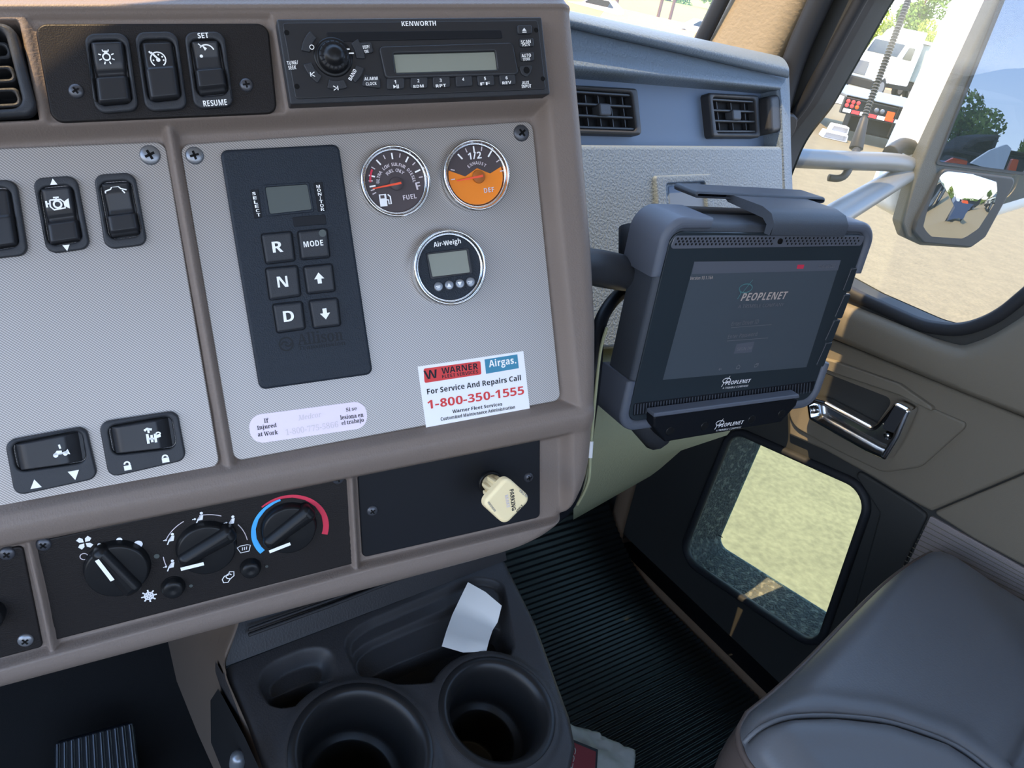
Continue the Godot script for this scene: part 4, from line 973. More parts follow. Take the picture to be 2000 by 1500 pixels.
func build_gauges():
	var z := -0.0035
	var o := gauge("chrome-rimmed fuel gauge with dark dial, left of the two upper gauges", 774, 353.5, 70.5, 0.009, 0.82)
	var k := mpx(774, 353); var m := MB.new(); m.flat(circ(Vector2.ZERO, 59 * k, 48), z - 0.001); part(o, "dial", m, M.dial)
	ticks(o, 774, 354, [164, 128, 92, 56, 20, 187], 42, 54, 3, M.white, z); ticks(o, 774, 354, [146, 110, 74, 38, 175, 195, 203, 5], 46, 54, 2, M.faint, z)
	m = MB.new(); stroke(m, arc(L2(774, 354, z), 51 * k, 150, 178), 4 * k, z); part(o, "red_band", m, M.rose)
	curve_text(o, "ULTRA LOW SULFUR DIESEL", 774, 358, 36, 172, 2, 6.2, M.faint, z); curve_text(o, "FUEL ONLY", 774, 356, 23, 132, 48, 6.2, M.faint, z)
	txt(o, "FUEL", 788, 391, 814, 387, 9, M.faint, z); txt(o, "F", 814, 371, 823, 369, 14, M.faint, z)
	icon(o, 751, 391, 13, z, M.sticker, [["p", -0.75, -0.9, 0.35, -0.9, 0.35, 0.9, -0.75, 0.9], ["l", 0.2, 0.35, 0.0, 0.62, 0.0, 0.62, -0.6, 0.95, -0.6, 0.95, 0.45, 0.6, 0.8]], "pump_symbol")
	icon(o, 747, 385, 5, z + 0.0002, M.dial, [["p", -0.8, -0.5, 0.8, -0.5, 0.8, 0.7, -0.8, 0.7]], "symbol")
	m = MB.new(); lathe(m, [[13 * k, z], [12 * k, z + 0.0015], [0, z + 0.002]], L(774, 359, z) * Vector3(1, 1, 0)); part(o, "hub", m, M.dial)
	m = MB.new(); m.flat(P2([784, 354.5, 785, 359, 730, 369, 728, 367]), z + 0.0024); part(o, "needle", m, M.needle)
	o = gauge("chrome-rimmed exhaust fluid gauge with amber reflection painted on its dial, right of the two upper gauges", 933, 341.5, 69.5, 0.009, 0.82)
	k = mpx(933, 341); m = MB.new(); m.flat(circ(Vector2.ZERO, 58 * k, 48), z - 0.001); part(o, "dial", m, M.dial)
	m = MB.new(); var p := arc(Vector2.ZERO, 56 * k, 166, 374, 30); p.append(Vector2(30, 2) * k); p.append(Vector2(4, 14) * k); p.append(Vector2(-22, 0) * k); m.flat(p, z - 0.0006); part(o, "amber_reflection", m, M.amber)  # flat amber shape paints a reflection on the dial
	ticks(o, 933, 342, [130, 92, 52], 42, 55, 3, M.white, z); ticks(o, 933, 342, [165, 110, 74, 28, 185, 5], 47, 55, 2, M.faint, z)
	txt(o, "1/2", 915, 312, 941, 309, 13, M.sticker, z); curve_text(o, "EXHAUST", 934, 346, 27, 128, 52, 6, M.faint, z)
	txt(o, "DEF", 946, 377, 966, 374, 9, M.faint, z)
	m = MB.new(); lathe(m, [[13 * k, z], [12 * k, z + 0.0015], [0, z + 0.002]], L(935, 345, z) * Vector3(1, 1, 0)); part(o, "hub", m, mat(Color8(168, 98, 44), 0.45))  # hub coloured with the same painted reflection
	m = MB.new(); m.flat(P2([944, 340.5, 945, 345, 894, 354, 892, 352]), z + 0.0024); part(o, "needle", m, M.needle)
	o = gauge("chrome-rimmed digital load scale gauge with four small keys below the upper gauges", 881, 522.5, 75, 0.012, 0.83)
	k = mpx(881, 522); m = MB.new(); m.flat(circ(Vector2.ZERO, 63 * k, 48), z - 0.0005); part(o, "face", m, M.navy)
	m = MB.new(); frame_ring(m, RQ([832, 494, 915, 484, 923, 534, 841, 546], 0.0015, z), RQ([835, 497, 911, 488, 918, 532, 844, 541], 0.0008, z), z - 0.0004, z + 0.0008, z, 0.0004); part(o, "display_frame", m, M.black)
	m = MB.new(); slab(m, RQ([835, 497, 911, 488, 918, 532, 844, 541], 0.0005, z), z - 0.0004, z + 0.0002, 0.0001, 1); part(o, "display", m, M.lcd)
	txt(o, "Air-Weigh", 848, 486, 901, 478, 13, M.white, z)
	for i in 4:
		var c := [[856, 560], [877, 557], [898, 554], [918.5, 550.5]]; m = MB.new(); lathe(m, [[9.5 * k, z], [9 * k, z + 0.0012], [7 * k, z + 0.0016], [0, z + 0.0016]], L(c[i][0], c[i][1], z) * Vector3(1, 1, 0), 20); var b := part(o, "button", m, M.screw)
		if i == 1 or i == 2: icon(b, c[i][0], c[i][1], 5, z + 0.0018, M.white, [["p", -0.9, -0.7, 0.9, -0.7, 0, 0.9] if i == 1 else ["p", -0.9, 0.7, 0.9, 0.7, 0, -0.9]], "arrow")
		else: icon(b, c[i][0], c[i][1], 5, z + 0.0018, M.white, [["l", 0.3, -0.9, 0.2, 0.9, 0.2], ["l", 0.3, -0.6, -0.4, 0.6, -0.4]], "symbol")

# ---------------------------------------------------------------- climate row
func build_lower_row():
	var o := thing("climate_panel", "dark climate control panel with three knobs below the silver panels", "panel", at_px(FH, 380, 1090))
	var m := MB.new(); slab(m, RQ([67, 1059, 683, 924, 692, 1101, 100, 1253], 0.003), -0.003, 0.0, 0.001); part(o, "plate", m, M.plate)
	screw(o, 85, 1063, 14, 0.0, M.screw_dark, 0.6); screw(o, 660, 934, 12, 0.0, M.screw_dark, 0.2)
	var kn := [[228, 1117, 58.5, 187, 1080, 264, 1164, 189, 1094, 220, 1134], [404, 1076, 55, 350, 1106, 458, 1044, 353, 1112, 398, 1101], [566, 1037, 52, 519, 1072, 612, 1002, 526, 1078, 567, 1062]]
	for i in 3:
		var a: Array = kn[i]; var H := 0.006; var c := L(a[0], a[1], H) * Vector3(1, 1, 0); var k := mpx(a[0], a[1], H); var r: float = a[2] * k
		m = MB.new(); lathe(m, [[r * 1.03, 0.0], [r * 1.03, 0.0008], [r, 0.0012], [r * 0.985, H * 0.7], [r * 0.955, H * 0.95], [r * 0.9, H + 0.0003], [r * 0.5, H + 0.0004], [0, H + 0.0004]], c, 48)
		var kb := part(o, "control_knob", m, M.knob)
		var e0 := L2(a[3], a[4], H + 0.005); var e1 := L2(a[5], a[6], H + 0.005); var d := (e1 - e0).normalized(); var q := Vector2(-d.y, d.x); m = MB.new()
		slab(m, rnd(PackedVector2Array([e0 + q * r * 0.26, e0 - q * r * 0.26, e1 - q * r * 0.34, e1 + q * r * 0.34]), r * 0.22, 5), H - 0.004, H + 0.0052, 0.0050, 6); part(kb, "grip", m, M.knob)
		m = MB.new(); stroke(m, P2([a[7], a[8], a[9], a[10]], H + 0.0056), r * 0.13, H + 0.0056); part(kb, "pointer", m, M.white)
	for a in [[338, 1153, 20], [490, 1115, 18]]:
		var k := mpx(a[0], a[1]); m = MB.new(); lathe(m, [[a[2] * k * 1.12, 0.0], [a[2] * k * 1.12, 0.001], [a[2] * k, 0.0012], [a[2] * k * 0.97, 0.0045], [a[2] * k * 0.75, 0.0062], [a[2] * k * 0.35, 0.0058], [0, 0.0054]], L(a[0], a[1], 0.005) * Vector3(1, 1, 0), 32); part(o, "push_button", m, M.knob)
	var z := 0.0003; var fan := []
	for i in 4:
		var d := Vector2.from_angle(PI / 4 + PI / 2 * i); var e := Vector2(-d.y, d.x); fan.append(["p", d.x * 0.12, d.y * 0.12, d.x * 0.5 - e.x * 0.33, d.y * 0.5 - e.y * 0.33, d.x * 0.9 - e.x * 0.25, d.y * 0.9 - e.y * 0.25, d.x * 0.95 + e.x * 0.25, d.y * 0.95 + e.y * 0.25, d.x * 0.5 + e.x * 0.3, d.y * 0.5 + e.y * 0.3])
	icon(o, 165.5, 1060, 16, z, M.sticker, fan, "fan_symbol")
	icon(o, 194, 1064, 3.5, z, M.sticker, [["d", 0, 0, 1]], "speed_dot"); icon(o, 233, 1055, 5.5, z, M.sticker, [["d", 0, 0, 1]], "speed_dot"); icon(o, 270, 1063, 8, z, M.sticker, [["d", 0, 0, 1]], "speed_dot"); icon(o, 164, 1087, 8, z, M.faint, [["c", 0.2, 0, 0, 0.85]], "speed_ring")
	var sit := [["d", 0.55, 0.75, 0.24], ["p", 0.3, 0.5, 0.75, 0.4, 0.35, -0.45, -0.35, -0.35, -0.4, -0.1, 0.1, -0.1], ["l", 0.18, -0.35, -0.25, -0.75, -0.8], ["d", -0.7, 0.1, 0.17], ["l", 0.12, -1.1, 0.15, -0.8, 0.1]]
	for a in [[333, 1053, 12], [389.5, 1012, 12], [451, 1019, 12], [333, 1105, 12]]: icon(o, a[0], a[1], a[2], z, M.sticker, sit, "airflow_symbol", 0.15)
	icon(o, 477, 1072, 13, z, M.sticker, [["l", 0.13, -0.95, 0.4, -0.5, 0.6, 0.5, 0.6, 0.95, 0.4, 0.6, -0.55, -0.6, -0.55, -0.95, 0.4], ["l", 0.12, -0.3, -0.2, -0.2, 0.3], ["l", 0.12, 0.0, -0.2, 0.1, 0.3], ["l", 0.12, 0.3, -0.2, 0.4, 0.3]], "defrost_symbol")
	var c2 := L2(403, 1074); var k2 := mpx(403, 1074); m = MB.new()
	for a in [[176, 192], [112, 150], [60, 90], [2, 32]]: stroke(m, arc(c2, 77 * k2, a[0], a[1]), 1.6 * k2, z)
	part(o, "arc_line", m, M.faint)
	var c3 := L2(565, 1035); var k3 := mpx(565, 1035); m = MB.new(); var p := arc(c3, 71 * k3, 96, 212, 24); var q2 := PackedVector2Array()
	for i in 25: q2.append(c3 + Vector2.from_angle(deg_to_rad(lerpf(212, 96, i / 24.0))) * lerpf(60, 67, i / 24.0) * k3)
	p.append_array(q2); m.flat(p, z); part(o, "blue_arc", m, M.blue)
	m = MB.new(); p = arc(c3, 76 * k3, 125, -22, 28); q2 = PackedVector2Array()
	for i in 29: q2.append(c3 + Vector2.from_angle(deg_to_rad(lerpf(-22, 125, i / 28.0))) * lerpf(64, 73, i / 28.0) * k3)
	p.append_array(q2); m.flat(p, z - 0.0001); part(o, "red_arc", m, M.rose)
	var flake := []
	for i in 4:
		var d := Vector2.from_angle(PI * i / 4.0); flake.append(["l", 0.2, -d.x, -d.y, d.x, d.y])
	flake.append(["c", 0.2, 0, 0, 0.55])
	icon(o, 291, 1164, 14, z, M.sticker, flake, "snow_symbol")
	icon(o, 446, 1127, 13, z, M.sticker, [["l", 0.14, -0.9, -0.2, -0.5, 0.3, 0.0, 0.3, 0.3, 0.85, 0.9, 0.7, 0.8, 0.0, 0.2, -0.4, -0.2, -0.9, -0.8, -0.8, -0.9, -0.2], ["a", 0.14, 0.1, 0.1, 0.4, 20, 280]], "recirculation_symbol")
	m = MB.new()
	for a in [[306, 1086, 5], [373, 1144, 3.5], [521, 1106, 3]]: disc(m, L2(a[0], a[1]), a[2] * k2, z, 12)
	part(o, "indicator", m, M.lcd_dark)
	# blank panel at the left, cut off by the frame
	o = thing("side_panel", "dark plate with two screws cut off by the left edge beside the climate panel", "panel", at_px(FH, -40, 1180))
	m = MB.new(); slab(m, RQ([-160, 1110, 44, 1066, 84, 1264, -120, 1318], 0.003), -0.003, 0.0, 0.001); part(o, "plate", m, M.plate)
	screw(o, 14, 1081, 14, 0.0, M.screw_dark, 0.5); screw(o, 50, 1250, 14, 0.0, M.screw, 0.5)
	var kk := mpx(-20, 1200); m = MB.new(); lathe(m, [[30 * kk, 0], [29 * kk, 0.008], [24 * kk, 0.01], [0, 0.0105]], L(-22, 1196, 0), 32); part(o, "socket_cap", m, M.knob)
	# parking brake panel
	o = thing("brake_panel", "plain blue-black plate with two small screws behind the parking brake knob", "panel", at_px(FH, 870, 975))
	m = MB.new(); slab(m, RQ([698, 919, 1055, 848, 1055, 1011, 708, 1090], 0.004), -0.003, 0.0, 0.001); part(o, "plate", m, M.dark)
	screw(o, 727, 997, 11, 0.0, M.screw_dark, 0.5); screw(o, 1032, 932, 10, 0.0, M.screw_dark, 0.2)
	var bk := mpx(957, 942); m = MB.new(); lathe(m, [[25 * bk, 0.0], [25 * bk, 0.002], [22 * bk, 0.003], [17 * bk, 0.002], [16 * bk, -0.001]], L(957, 942) , 32); part(o, "collar", m, M.knob)
	# parking brake knob
	var kf := at_px(FH, 990, 979, 0.042); kf.basis = kf.basis * Basis(Vector3(0, 1, 0), deg_to_rad(6)) * Basis(Vector3(1, 0, 0), deg_to_rad(-8))
	o = thing("parking_brake_knob", "cream square push-pull knob turned like a diamond, lettered PARKING BRAKE", "knob", kf)
	m = MB.new(); slab(m, RQ([991, 930, 1040, 974, 988, 1027, 942, 985], 0.0055, 0.0), -0.007, 0.0, 0.0025, 5, true, true); part(o, "head", m, M.cream)
	var s0 := kf.affine_inverse() * on(FH, 957, 940, 0.0); m = MB.new()
	tube(m, PackedVector3Array([s0, s0.lerp(Vector3(0, 0, -0.006), 0.5), Vector3(0, 0, -0.006)]), 18 * bk, 15 * bk, 14); part(o, "stem", m, M.cream)
	for i in 7:
		var a := TAU * i / 7.0; m = MB.new(); cube(m, s0.lerp(Vector3(0, 0, -0.006), 0.42) + Vector3(cos(a), sin(a), 0) * 17.5 * bk, Vector3(0.003, 0.003, 0.012), 0.0006); part(o, "stem_rib", m, M.cream)
	txt(o, "PARKING", 995, 957, 1000, 998, 9, M.ink, 0.0003); txt(o, "BRAKE", 986, 968, 990, 992, 7, M.faint, 0.0003)
	txt(o, "PULL TO", 1014, 960, 1028, 972, 5, M.screw, 0.0003); txt(o, "APPLY", 1010, 1002, 1022, 988, 5, M.ink, 0.0003); txt(o, "PUSH TO RELEASE", 952, 982, 966, 1000, 4, M.screw, 0.0003)

# ---------------------------------------------------------------- passenger side dash
func loft(m: MB, pairs: Array, nx := 12, sub := 4, sg := 1.0):      # [[left px, py, h], [right px, py, h]] from top to bottom, on the current frame
	var a := []; var b := []
	for p in pairs:
		a.append(L(p[0][0], p[0][1], p[0][2])); b.append(L(p[1][0], p[1][1], p[1][2]))
	var sa := smooth3(a, sub); var sb := smooth3(b, sub); var rows := []
	for i in sa.size():
		var row := PackedVector3Array()
		for j in nx + 1: row.append(sa[i].lerp(sb[i], float(j) / nx))
		rows.append(row)
	m.grid(rows, false, sg)

func build_passenger_dash():
	var o := thing("passenger_dash", "blue-grey grained passenger side dash with padded top roll above the glove box", "dashboard", FP)
	var m := MB.new()
	loft(m, [[[1040, 120, -0.22], [1490, 190, -0.22]], [[1050, 60, -0.10], [1500, 150, -0.10]], [[1070, 18, -0.04], [1510, 112, -0.04]], [[1085, 16, 0.0], [1528, 113, 0.0]], [[1085, 30, 0.022], [1540, 130, 0.022]], [[1085, 44, 0.018], [1541, 148, 0.018]], [[1085, 49, 0.008], [1538, 153, 0.008]]], 14, 6, -1.0)
	part(o, "top_roll", m, M.pdash)
	m = MB.new()
	loft(m, [[[1050, 42, 0.004], [1536, 147, 0.004]], [[1060, 80, 0.008], [1533, 158, 0.008]], [[1060, 112, 0.012], [1528, 166, 0.012]], [[1060, 124, 0.012], [1525, 172, 0.012]], [[1060, 133, 0.006], [1524, 177, 0.006]], [[1060, 141, -0.006], [1523, 181, -0.006]], [[1060, 150, -0.02], [1522, 187, -0.02]]], 14, 5, -1.0)
	part(o, "upper_band", m, M.pdash)
	m = MB.new(); slab(m, P2([1040, 130, 1540, 165, 1545, 330, 1040, 330], -0.018), -0.05, -0.018, 0.001); part(o, "vent_recess", m, M.pdash_deep)
	# right end cheek that closes the dash towards the door
	m = MB.new(); var rows := []
	for a in [[1522, 172, 1541, 140], [1525, 200, 1543, 190], [1528, 284, 1545, 290], [1533, 400, 1549, 400], [1536, 560, 1552, 560]]:
		var p := L(a[0], a[1], 0.010); var q := L(a[2], a[3], 0.004); var row := PackedVector3Array([p + Vector3(0, 0, -0.05), p + Vector3(0, 0, -0.006), p + Vector3(0.002, 0, 0), q, q + Vector3(0.004, 0, -0.01), q + Vector3(0.004, 0, -0.08)])
		rows.append(row)
	m.grid(rows, false, -1.0); part(o, "end_cheek", m, M.pdash)
	m = MB.new(); loft(m, [[[1040, 600, 0.0], [1540, 600, 0.0]], [[1040, 690, -0.02], [1530, 690, -0.02]]], 6, 2, -1.0); part(o, "lower_face", m, M.pdash)
	# glove box
	o = thing("glove_box", "blue-grey grained glove box door with a square latch below the passenger vents", "glove box", at_px(FP, 1340, 400))
	m = MB.new(); slab(m, RQ([1060, 281, 1529, 285, 1540, 660, 1060, 690], 0.006, 0.012), -0.02, 0.012, 0.005, 5); part(o, "door", m, M.pdash)
	m = MB.new(); frame_ring(m, RQ([1280, 343, 1390, 339, 1398, 440, 1287, 446], 0.004, 0.016), RQ([1301, 359, 1377, 355, 1383, 428, 1306, 432], 0.004, 0.016), 0.012, 0.0165, 0.006, 0.002); part(o, "latch_frame", m, M.pdash)
	m = MB.new(); slab(m, RQ([1303, 362, 1375, 358, 1381, 426, 1308, 430], 0.004, 0.012), 0.004, 0.0125, 0.0025); part(o, "latch_paddle", m, M.pdash_deep)
	vent("black-barred air vent with centre thumb tab, nearest the dash column", [1090, 167, 1237, 175, 1246, 266, 1098, 262], 5, 1173)
	vent("small black-barred air vent beside a thumb wheel, at the far end by the pillar", [1375, 183, 1474, 188, 1478, 270, 1384, 270], 3, 1430, true)
	# knee panel below the glove box, its colour imitates green light from the low door window
	o = thing("knee_panel", "grained knee panel with green bounce light in its colour, curving down below the glove box", "panel", FP)
	m = MB.new(); rows = []
	for a in [[[1120, 655, 0.86], [1560, 690, 1.02]], [[1120, 718, 0.85], [1550, 730, 1.0]], [[1120, 740, 0.81], [1500, 745, 0.93]], [[1120, 860, 0.83], [1420, 850, 0.92]], [[1120, 930, 0.87], [1330, 880, 0.94]], [[1120, 1000, 0.93], [1290, 915, 0.98]], [[1120, 1015, 1.08], [1270, 930, 1.16]]]:  # middle rows pulled rearward to keep a sun strip off the floor
		var p := F.affine_inverse() * pt(a[0][0], a[0][1], a[0][2]); var q := F.affine_inverse() * pt(a[1][0], a[1][1], a[1][2]); var row := PackedVector3Array()
		for j in 13: row.append(p.lerp(q, j / 12.0))
		rows.append(row)
	m.grid(rows, false, -1.0); part(o, "cover", m, M.olive)

func vent(label: String, q: Array, cols: int, tabx: float, thumb := false):
	var cx: float = (q[0] + q[2]) / 2.0; var cy: float = (q[1] + q[5]) / 2.0
	var o := thing("air_vent", label, "vent", at_px(FP, cx, cy, -0.012), "air vents")
	var m := MB.new(); var out := RQ(q, 0.005); var c := P2(q)
	var inn := rnd(inset(c if c.size() == 4 else c, 0.0), 0.004)
	inn = RQ([lerpf(q[0], q[2], 0.09), q[1] + 9, lerpf(q[0], q[2], 0.92), q[3] + 9, lerpf(q[6], q[4], 0.92), q[5] - 9, lerpf(q[6], q[4], 0.09), q[7] - 9], 0.004)
	frame_ring(m, out, inn, -0.008, 0.007, -0.0058, 0.0025); part(o, "frame", m, M.black)
	m = MB.new(); slab(m, inn, -0.0058, -0.0045, 0.0002, 1); part(o, "duct", m, M.hole)
	var ip := P2([lerpf(q[0], q[2], 0.09), q[1] + 9, lerpf(q[0], q[2], 0.92), q[3] + 9, lerpf(q[6], q[4], 0.92), q[5] - 9, lerpf(q[6], q[4], 0.09), q[7] - 9])
	for i in 4:
		var t := 0.05 + 0.3 * i; m = MB.new(); var a := ip[0].lerp(ip[3], t); var b := ip[1].lerp(ip[2], t)
		slab(m, PackedVector2Array([a + Vector2(0, -0.0016), b + Vector2(0, -0.0016), b + Vector2(0, 0.0016), a + Vector2(0, 0.0016)]), -0.003, 0.0045, 0.001, 2); part(o, "slat", m, M.smooth)
	for i in cols:
		var t := (i + 0.5) / cols; m = MB.new(); var a := ip[0].lerp(ip[1], t); var b := ip[3].lerp(ip[2], t)
		slab(m, PackedVector2Array([b + Vector2(-0.001, 0), b + Vector2(0.001, 0), a + Vector2(0.001, 0), a + Vector2(-0.001, 0)]), -0.0046, 0.0005, 0.0005, 1); part(o, "fin", m, M.smooth)
	m = MB.new(); slab(m, box2(L2(tabx, cy).x, L2(tabx, cy).y, 0.018, 0.013, 0.003), -0.004, 0.008, 0.002); part(o, "thumb_tab", m, M.tablet)
	if thumb:
		m = MB.new(); slab(m, RQ([1477, 194, 1497, 189, 1513, 228, 1503, 262, 1480, 266], 0.008), -0.008, 0.020, 0.006, 5); part(o, "thumb_wheel", m, M.black)

# ---------------------------------------------------------------- door
func holed(m: MB, outer: PackedVector2Array, holes: Array, z: float, n := Vector3(0, 0, 1)):
	var todo := [outer]
	for h in holes:
		var c := Vector2.ZERO
		for p in h: c += p / h.size()
		var nxt := []
		for poly in todo:
			for s in [-1.0, 1.0]:
				var half := PackedVector2Array([c + Vector2(0, -9), c + Vector2(9 * s, -9), c + Vector2(9 * s, 9), c + Vector2(0, 9)])
				for piece in Geometry2D.intersect_polygons(poly, half):
					for k in Geometry2D.clip_polygons(piece, h):
						if not Geometry2D.is_polygon_clockwise(k): nxt.append(k)
		todo = nxt
	for k in todo: m.flat(k, z, n)

func build_door():
	var o := struct("door_1", "grey passenger door with upper window and low peep window", "door", FR)
	o.transform = FR
	var win := rnd(P2([1561, 224, 1612, 108, 1740, -180, 2700, -700, 2240, 300, 2060, 540, 1990, 596, 1930, 646, 1850, 649, 1690, 590, 1560, 520]), 0.02, 4)
	win = ccw(PackedVector2Array([Vector2(-0.735, -0.285), Vector2(-0.52, -0.299), Vector2(-0.42, -0.297), Vector2(-0.375, -0.282), Vector2(-0.345, -0.25), Vector2(-0.325, -0.20), Vector2(-0.21, 0.10), Vector2(0.28, 0.12), Vector2(0.28, 0.46), Vector2(-0.44, 0.46), Vector2(-0.60, 0.22), Vector2(-0.675, 0.06), Vector2(-0.706, -0.085), Vector2(-0.73, -0.14)]))
	win = rnd(win, 0.12, 6)
	var peep := RQ([1432, 836, 1708, 958, 1600, 1268, 1330, 1086], 0.035, 0.0, 8)
	var outer := PackedVector2Array([Vector2(-0.80, -0.915), Vector2(0.42, -0.915), Vector2(0.42, 0.52), Vector2(-0.50, 0.52), Vector2(-0.65, 0.25), Vector2(-0.735, 0.03), Vector2(-0.80, -0.12)])
	var m := MB.new(); holed(m, outer, [win, peep], 0.0); var oo := outer.duplicate(); oo[0].y = -0.96; oo[1].y = -0.96; holed(m, oo, [win, inset(peep, 0.012)], -0.075, Vector3(0, 0, -1)); part(o, "skin", m, M.doordark)
	m = MB.new(); var wr := ccw(win); m.grid([ring3(wr, -0.07), ring3(wr, 0.0)], true, -1.0); part(o, "window_reveal", m, M.trimdark)
	m = MB.new(); var pr := ccw(peep); m.grid([ring3(inset(pr, 0.018), -0.072), ring3(inset(pr, 0.006), -0.03), ring3(pr, 0.0)], true, -1.0); part(o, "peep_reveal", m, M.grime)
	m = MB.new(); var sq := PackedVector3Array()
	for p in peep: sq.append(Vector3(p.x, p.y, 0.002))
	sq.append(sq[0]); tube(m, sq, 0.008, 0.008, 8, 0.8, false); part(o, "peep_seal", m, M.trimdark)
	# window rubber along the sill and the bright painted edge outside
	m = MB.new(); sq = PackedVector3Array()
	for p in wr: sq.append(Vector3(p.x, p.y, -0.004))
	sq.append(sq[0]); tube(m, sq, 0.009, 0.009, 8, 1.0, false); part(o, "window_seal", m, M.trimdark)
	m = MB.new(); tube(m, PackedVector3Array([L(1566, 232, -0.07), L(1590, 165, -0.07), L(1650, 30, -0.07), L(1745, -190, -0.07)]), 0.012, 0.012, 8, 0.8); part(o, "outer_edge", m, M.paint)
	# upper pad with rounded sill
	m = MB.new(); var rows := []
	for a in [[[1560, 552, -0.02], [1690, 604, -0.02], [1850, 664, -0.02], [1905, 664, -0.02], [1985, 620, -0.02], [2080, 545, -0.02]], [[1560, 556, 0.006], [1690, 606, 0.006], [1848, 668, 0.006], [1908, 668, 0.006], [1988, 626, 0.006], [2085, 552, 0.006]], [[1560, 566, 0.016], [1690, 618, 0.016], [1845, 680, 0.016], [1908, 682, 0.016], [1992, 640, 0.016], [2090, 570, 0.016]], [[1560, 585, 0.022], [1690, 636, 0.022], [1840, 698, 0.022], [1910, 704, 0.022], [2010, 690, 0.022], [2100, 660, 0.022]], [[1560, 620, 0.022], [1690, 675, 0.022], [1840, 738, 0.022], [1910, 768, 0.022], [2010, 806, 0.022], [2100, 842, 0.022]], [[1560, 632, 0.018], [1690, 686, 0.018], [1840, 748, 0.018], [1910, 777, 0.018], [2010, 816, 0.018], [2100, 852, 0.018]], [[1560, 634, 0.0], [1690, 688, 0.0], [1840, 750, 0.0], [1910, 779, 0.0], [2010, 818, 0.0], [2100, 854, 0.0]]]:
		var row := PackedVector3Array(); var sm := []
		for p in a: sm.append(L(p[0], p[1], p[2]))
		rows.append(smooth3(sm, 6))
	m.grid(rows, false, -1.0); part(o, "upper_pad", m, M.door)
	# middle pad below the crease
	m = MB.new(); slab(m, RQ([1540, 628, 1640, 670, 1840, 752, 2100, 858, 2100, 880, 1818, 999, 1790, 985, 1700, 930, 1610, 880, 1540, 850], 0.004, 0.008), -0.002, 0.008, 0.004, 3); part(o, "middle_pad", m, M.door)
	m = MB.new(); slab(m, RQ([1820, 1001, 2100, 884, 2100, 1160, 1900, 1052], 0.004, 0.005), -0.002, 0.005, 0.003, 3); part(o, "armrest_pad", m, M.door)
	m = MB.new(); var fq := RQ([1817, 1008, 1898, 1053, 2100, 1166, 2060, 1330, 1740, 1170], 0.002, 0.004); slab(m, fq, -0.002, 0.004, 0.001, 2); part(o, "speaker_cloth", m, M.fabric)
	m = MB.new()
	for i in 16:
		var p0 := L2(1812 - i * 5.0, 1018 + i * 8.5, 0.0042); var p1 := L2(2000 + i * 6.0, 1122 + i * 11.0, 0.0042); stroke(m, PackedVector2Array([p0, p1]), 0.0012, 0.0046)
	part(o, "cloth_stripe", m, M.door)
	# handle bezel
	m = MB.new(); slab(m, RQ([1540, 694, 1620, 722, 1760, 772, 1885, 826, 1884, 836, 1798, 913, 1724, 924, 1640, 884, 1540, 830], 0.03, 0.012, 6), 0.006, 0.012, 0.003, 3); part(o, "handle_bezel", m, M.door)
	m = MB.new(); slab(m, RQ([1560, 688, 1628, 705, 1755, 750, 1870, 830, 1757, 773, 1616, 725, 1560, 705], 0.003, 0.016, 3), 0.008, 0.016, 0.002, 2); part(o, "bezel_brow", m, M.door)
	m = MB.new(); slab(m, RQ([1600, 724, 1745, 780, 1706, 836, 1585, 780], 0.008, 0.013, 4), 0.008, 0.0125, 0.0005, 2); part(o, "handle_pocket", m, M.doordark)
	m = MB.new(); slab(m, RQ([1573, 786, 1590, 777, 1612, 783, 1704, 832, 1712, 826, 1748, 783, 1780, 800, 1755, 858, 1728, 901, 1690, 884, 1578, 820], 0.006, 0.034, 4), 0.016, 0.036, 0.007, 6, true, true); var hd := part(o, "door_handle", m, M.chrome, "polished chrome door pull")
	m = MB.new(); slab(m, RQ([1748, 792, 1771, 803, 1745, 846, 1722, 836], 0.002, 0.036, 3), 0.034, 0.0368, 0.0006, 2); part(hd, "grip_inlay", m, M.mirrordark)
	m = MB.new(); tube(m, PackedVector3Array([L(1590, 800, 0.006), L(1590, 800, 0.02)]), 0.006, 0.006, 12); tube(m, PackedVector3Array([L(1735, 850, 0.006), L(1735, 850, 0.02)]), 0.006, 0.006, 12); part(hd, "mounting_post", m, M.chrome)
	# lower door trim around the peep window
	m = MB.new(); var lo := P2([1660, 905, 1790, 985, 1815, 1004, 1735, 1172, 1690, 1280, 1640, 1300, 1722, 1000])
	slab(m, rnd(lo, 0.006, 3), -0.002, 0.006, 0.003, 2); part(o, "rear_trim", m, M.doordark)
	# glass
	var g := struct("window_door", "clear passenger door window above the door pad", "window", FR)
	m = MB.new(); m.flat(inset(win, -0.004), -0.035); part(g, "pane", m, M.glass)
	g = struct("window_peep", "green tinted low peep window in the passenger door", "window", FR)
	m = MB.new(); slab(m, inset(peep, 0.014), -0.070, -0.066, 0.0004, 1, true, true); part(g, "pane", m, M.tint)
	m = MB.new(); m.flat(RQ([1372, 1010, 1392, 1030, 1402, 1080, 1382, 1072, 1368, 1058], 0.003, -0.064), -0.064); part(g, "decal", m, M.sticker)
	m = MB.new(); stroke(m, P2([1384, 1034, 1411, 1050], -0.063), 0.0018, -0.0635); part(g, "decal_line", m, M.ink)

# ---------------------------------------------------------------- console
func smin(a: float, b: float, k: float) -> float:
	var h := clampf(0.5 + 0.5 * (b - a) / k, 0, 1); return lerpf(b, a, h) - k * h * (1 - h)

func poly_d(p: Vector2, q: PackedVector2Array, k: float) -> float:      # >0 inside a convex ccw outline, rounded by k
	var d := 1e9
	for i in q.size():
		var e := (q[(i + 1) % q.size()] - q[i]).normalized(); d = smin(d, (p - q[i]).cross(e) * -1.0, k) if d < 1e8 else -(p - q[i]).cross(e)
	return d

var cup_c := []
var trays := []

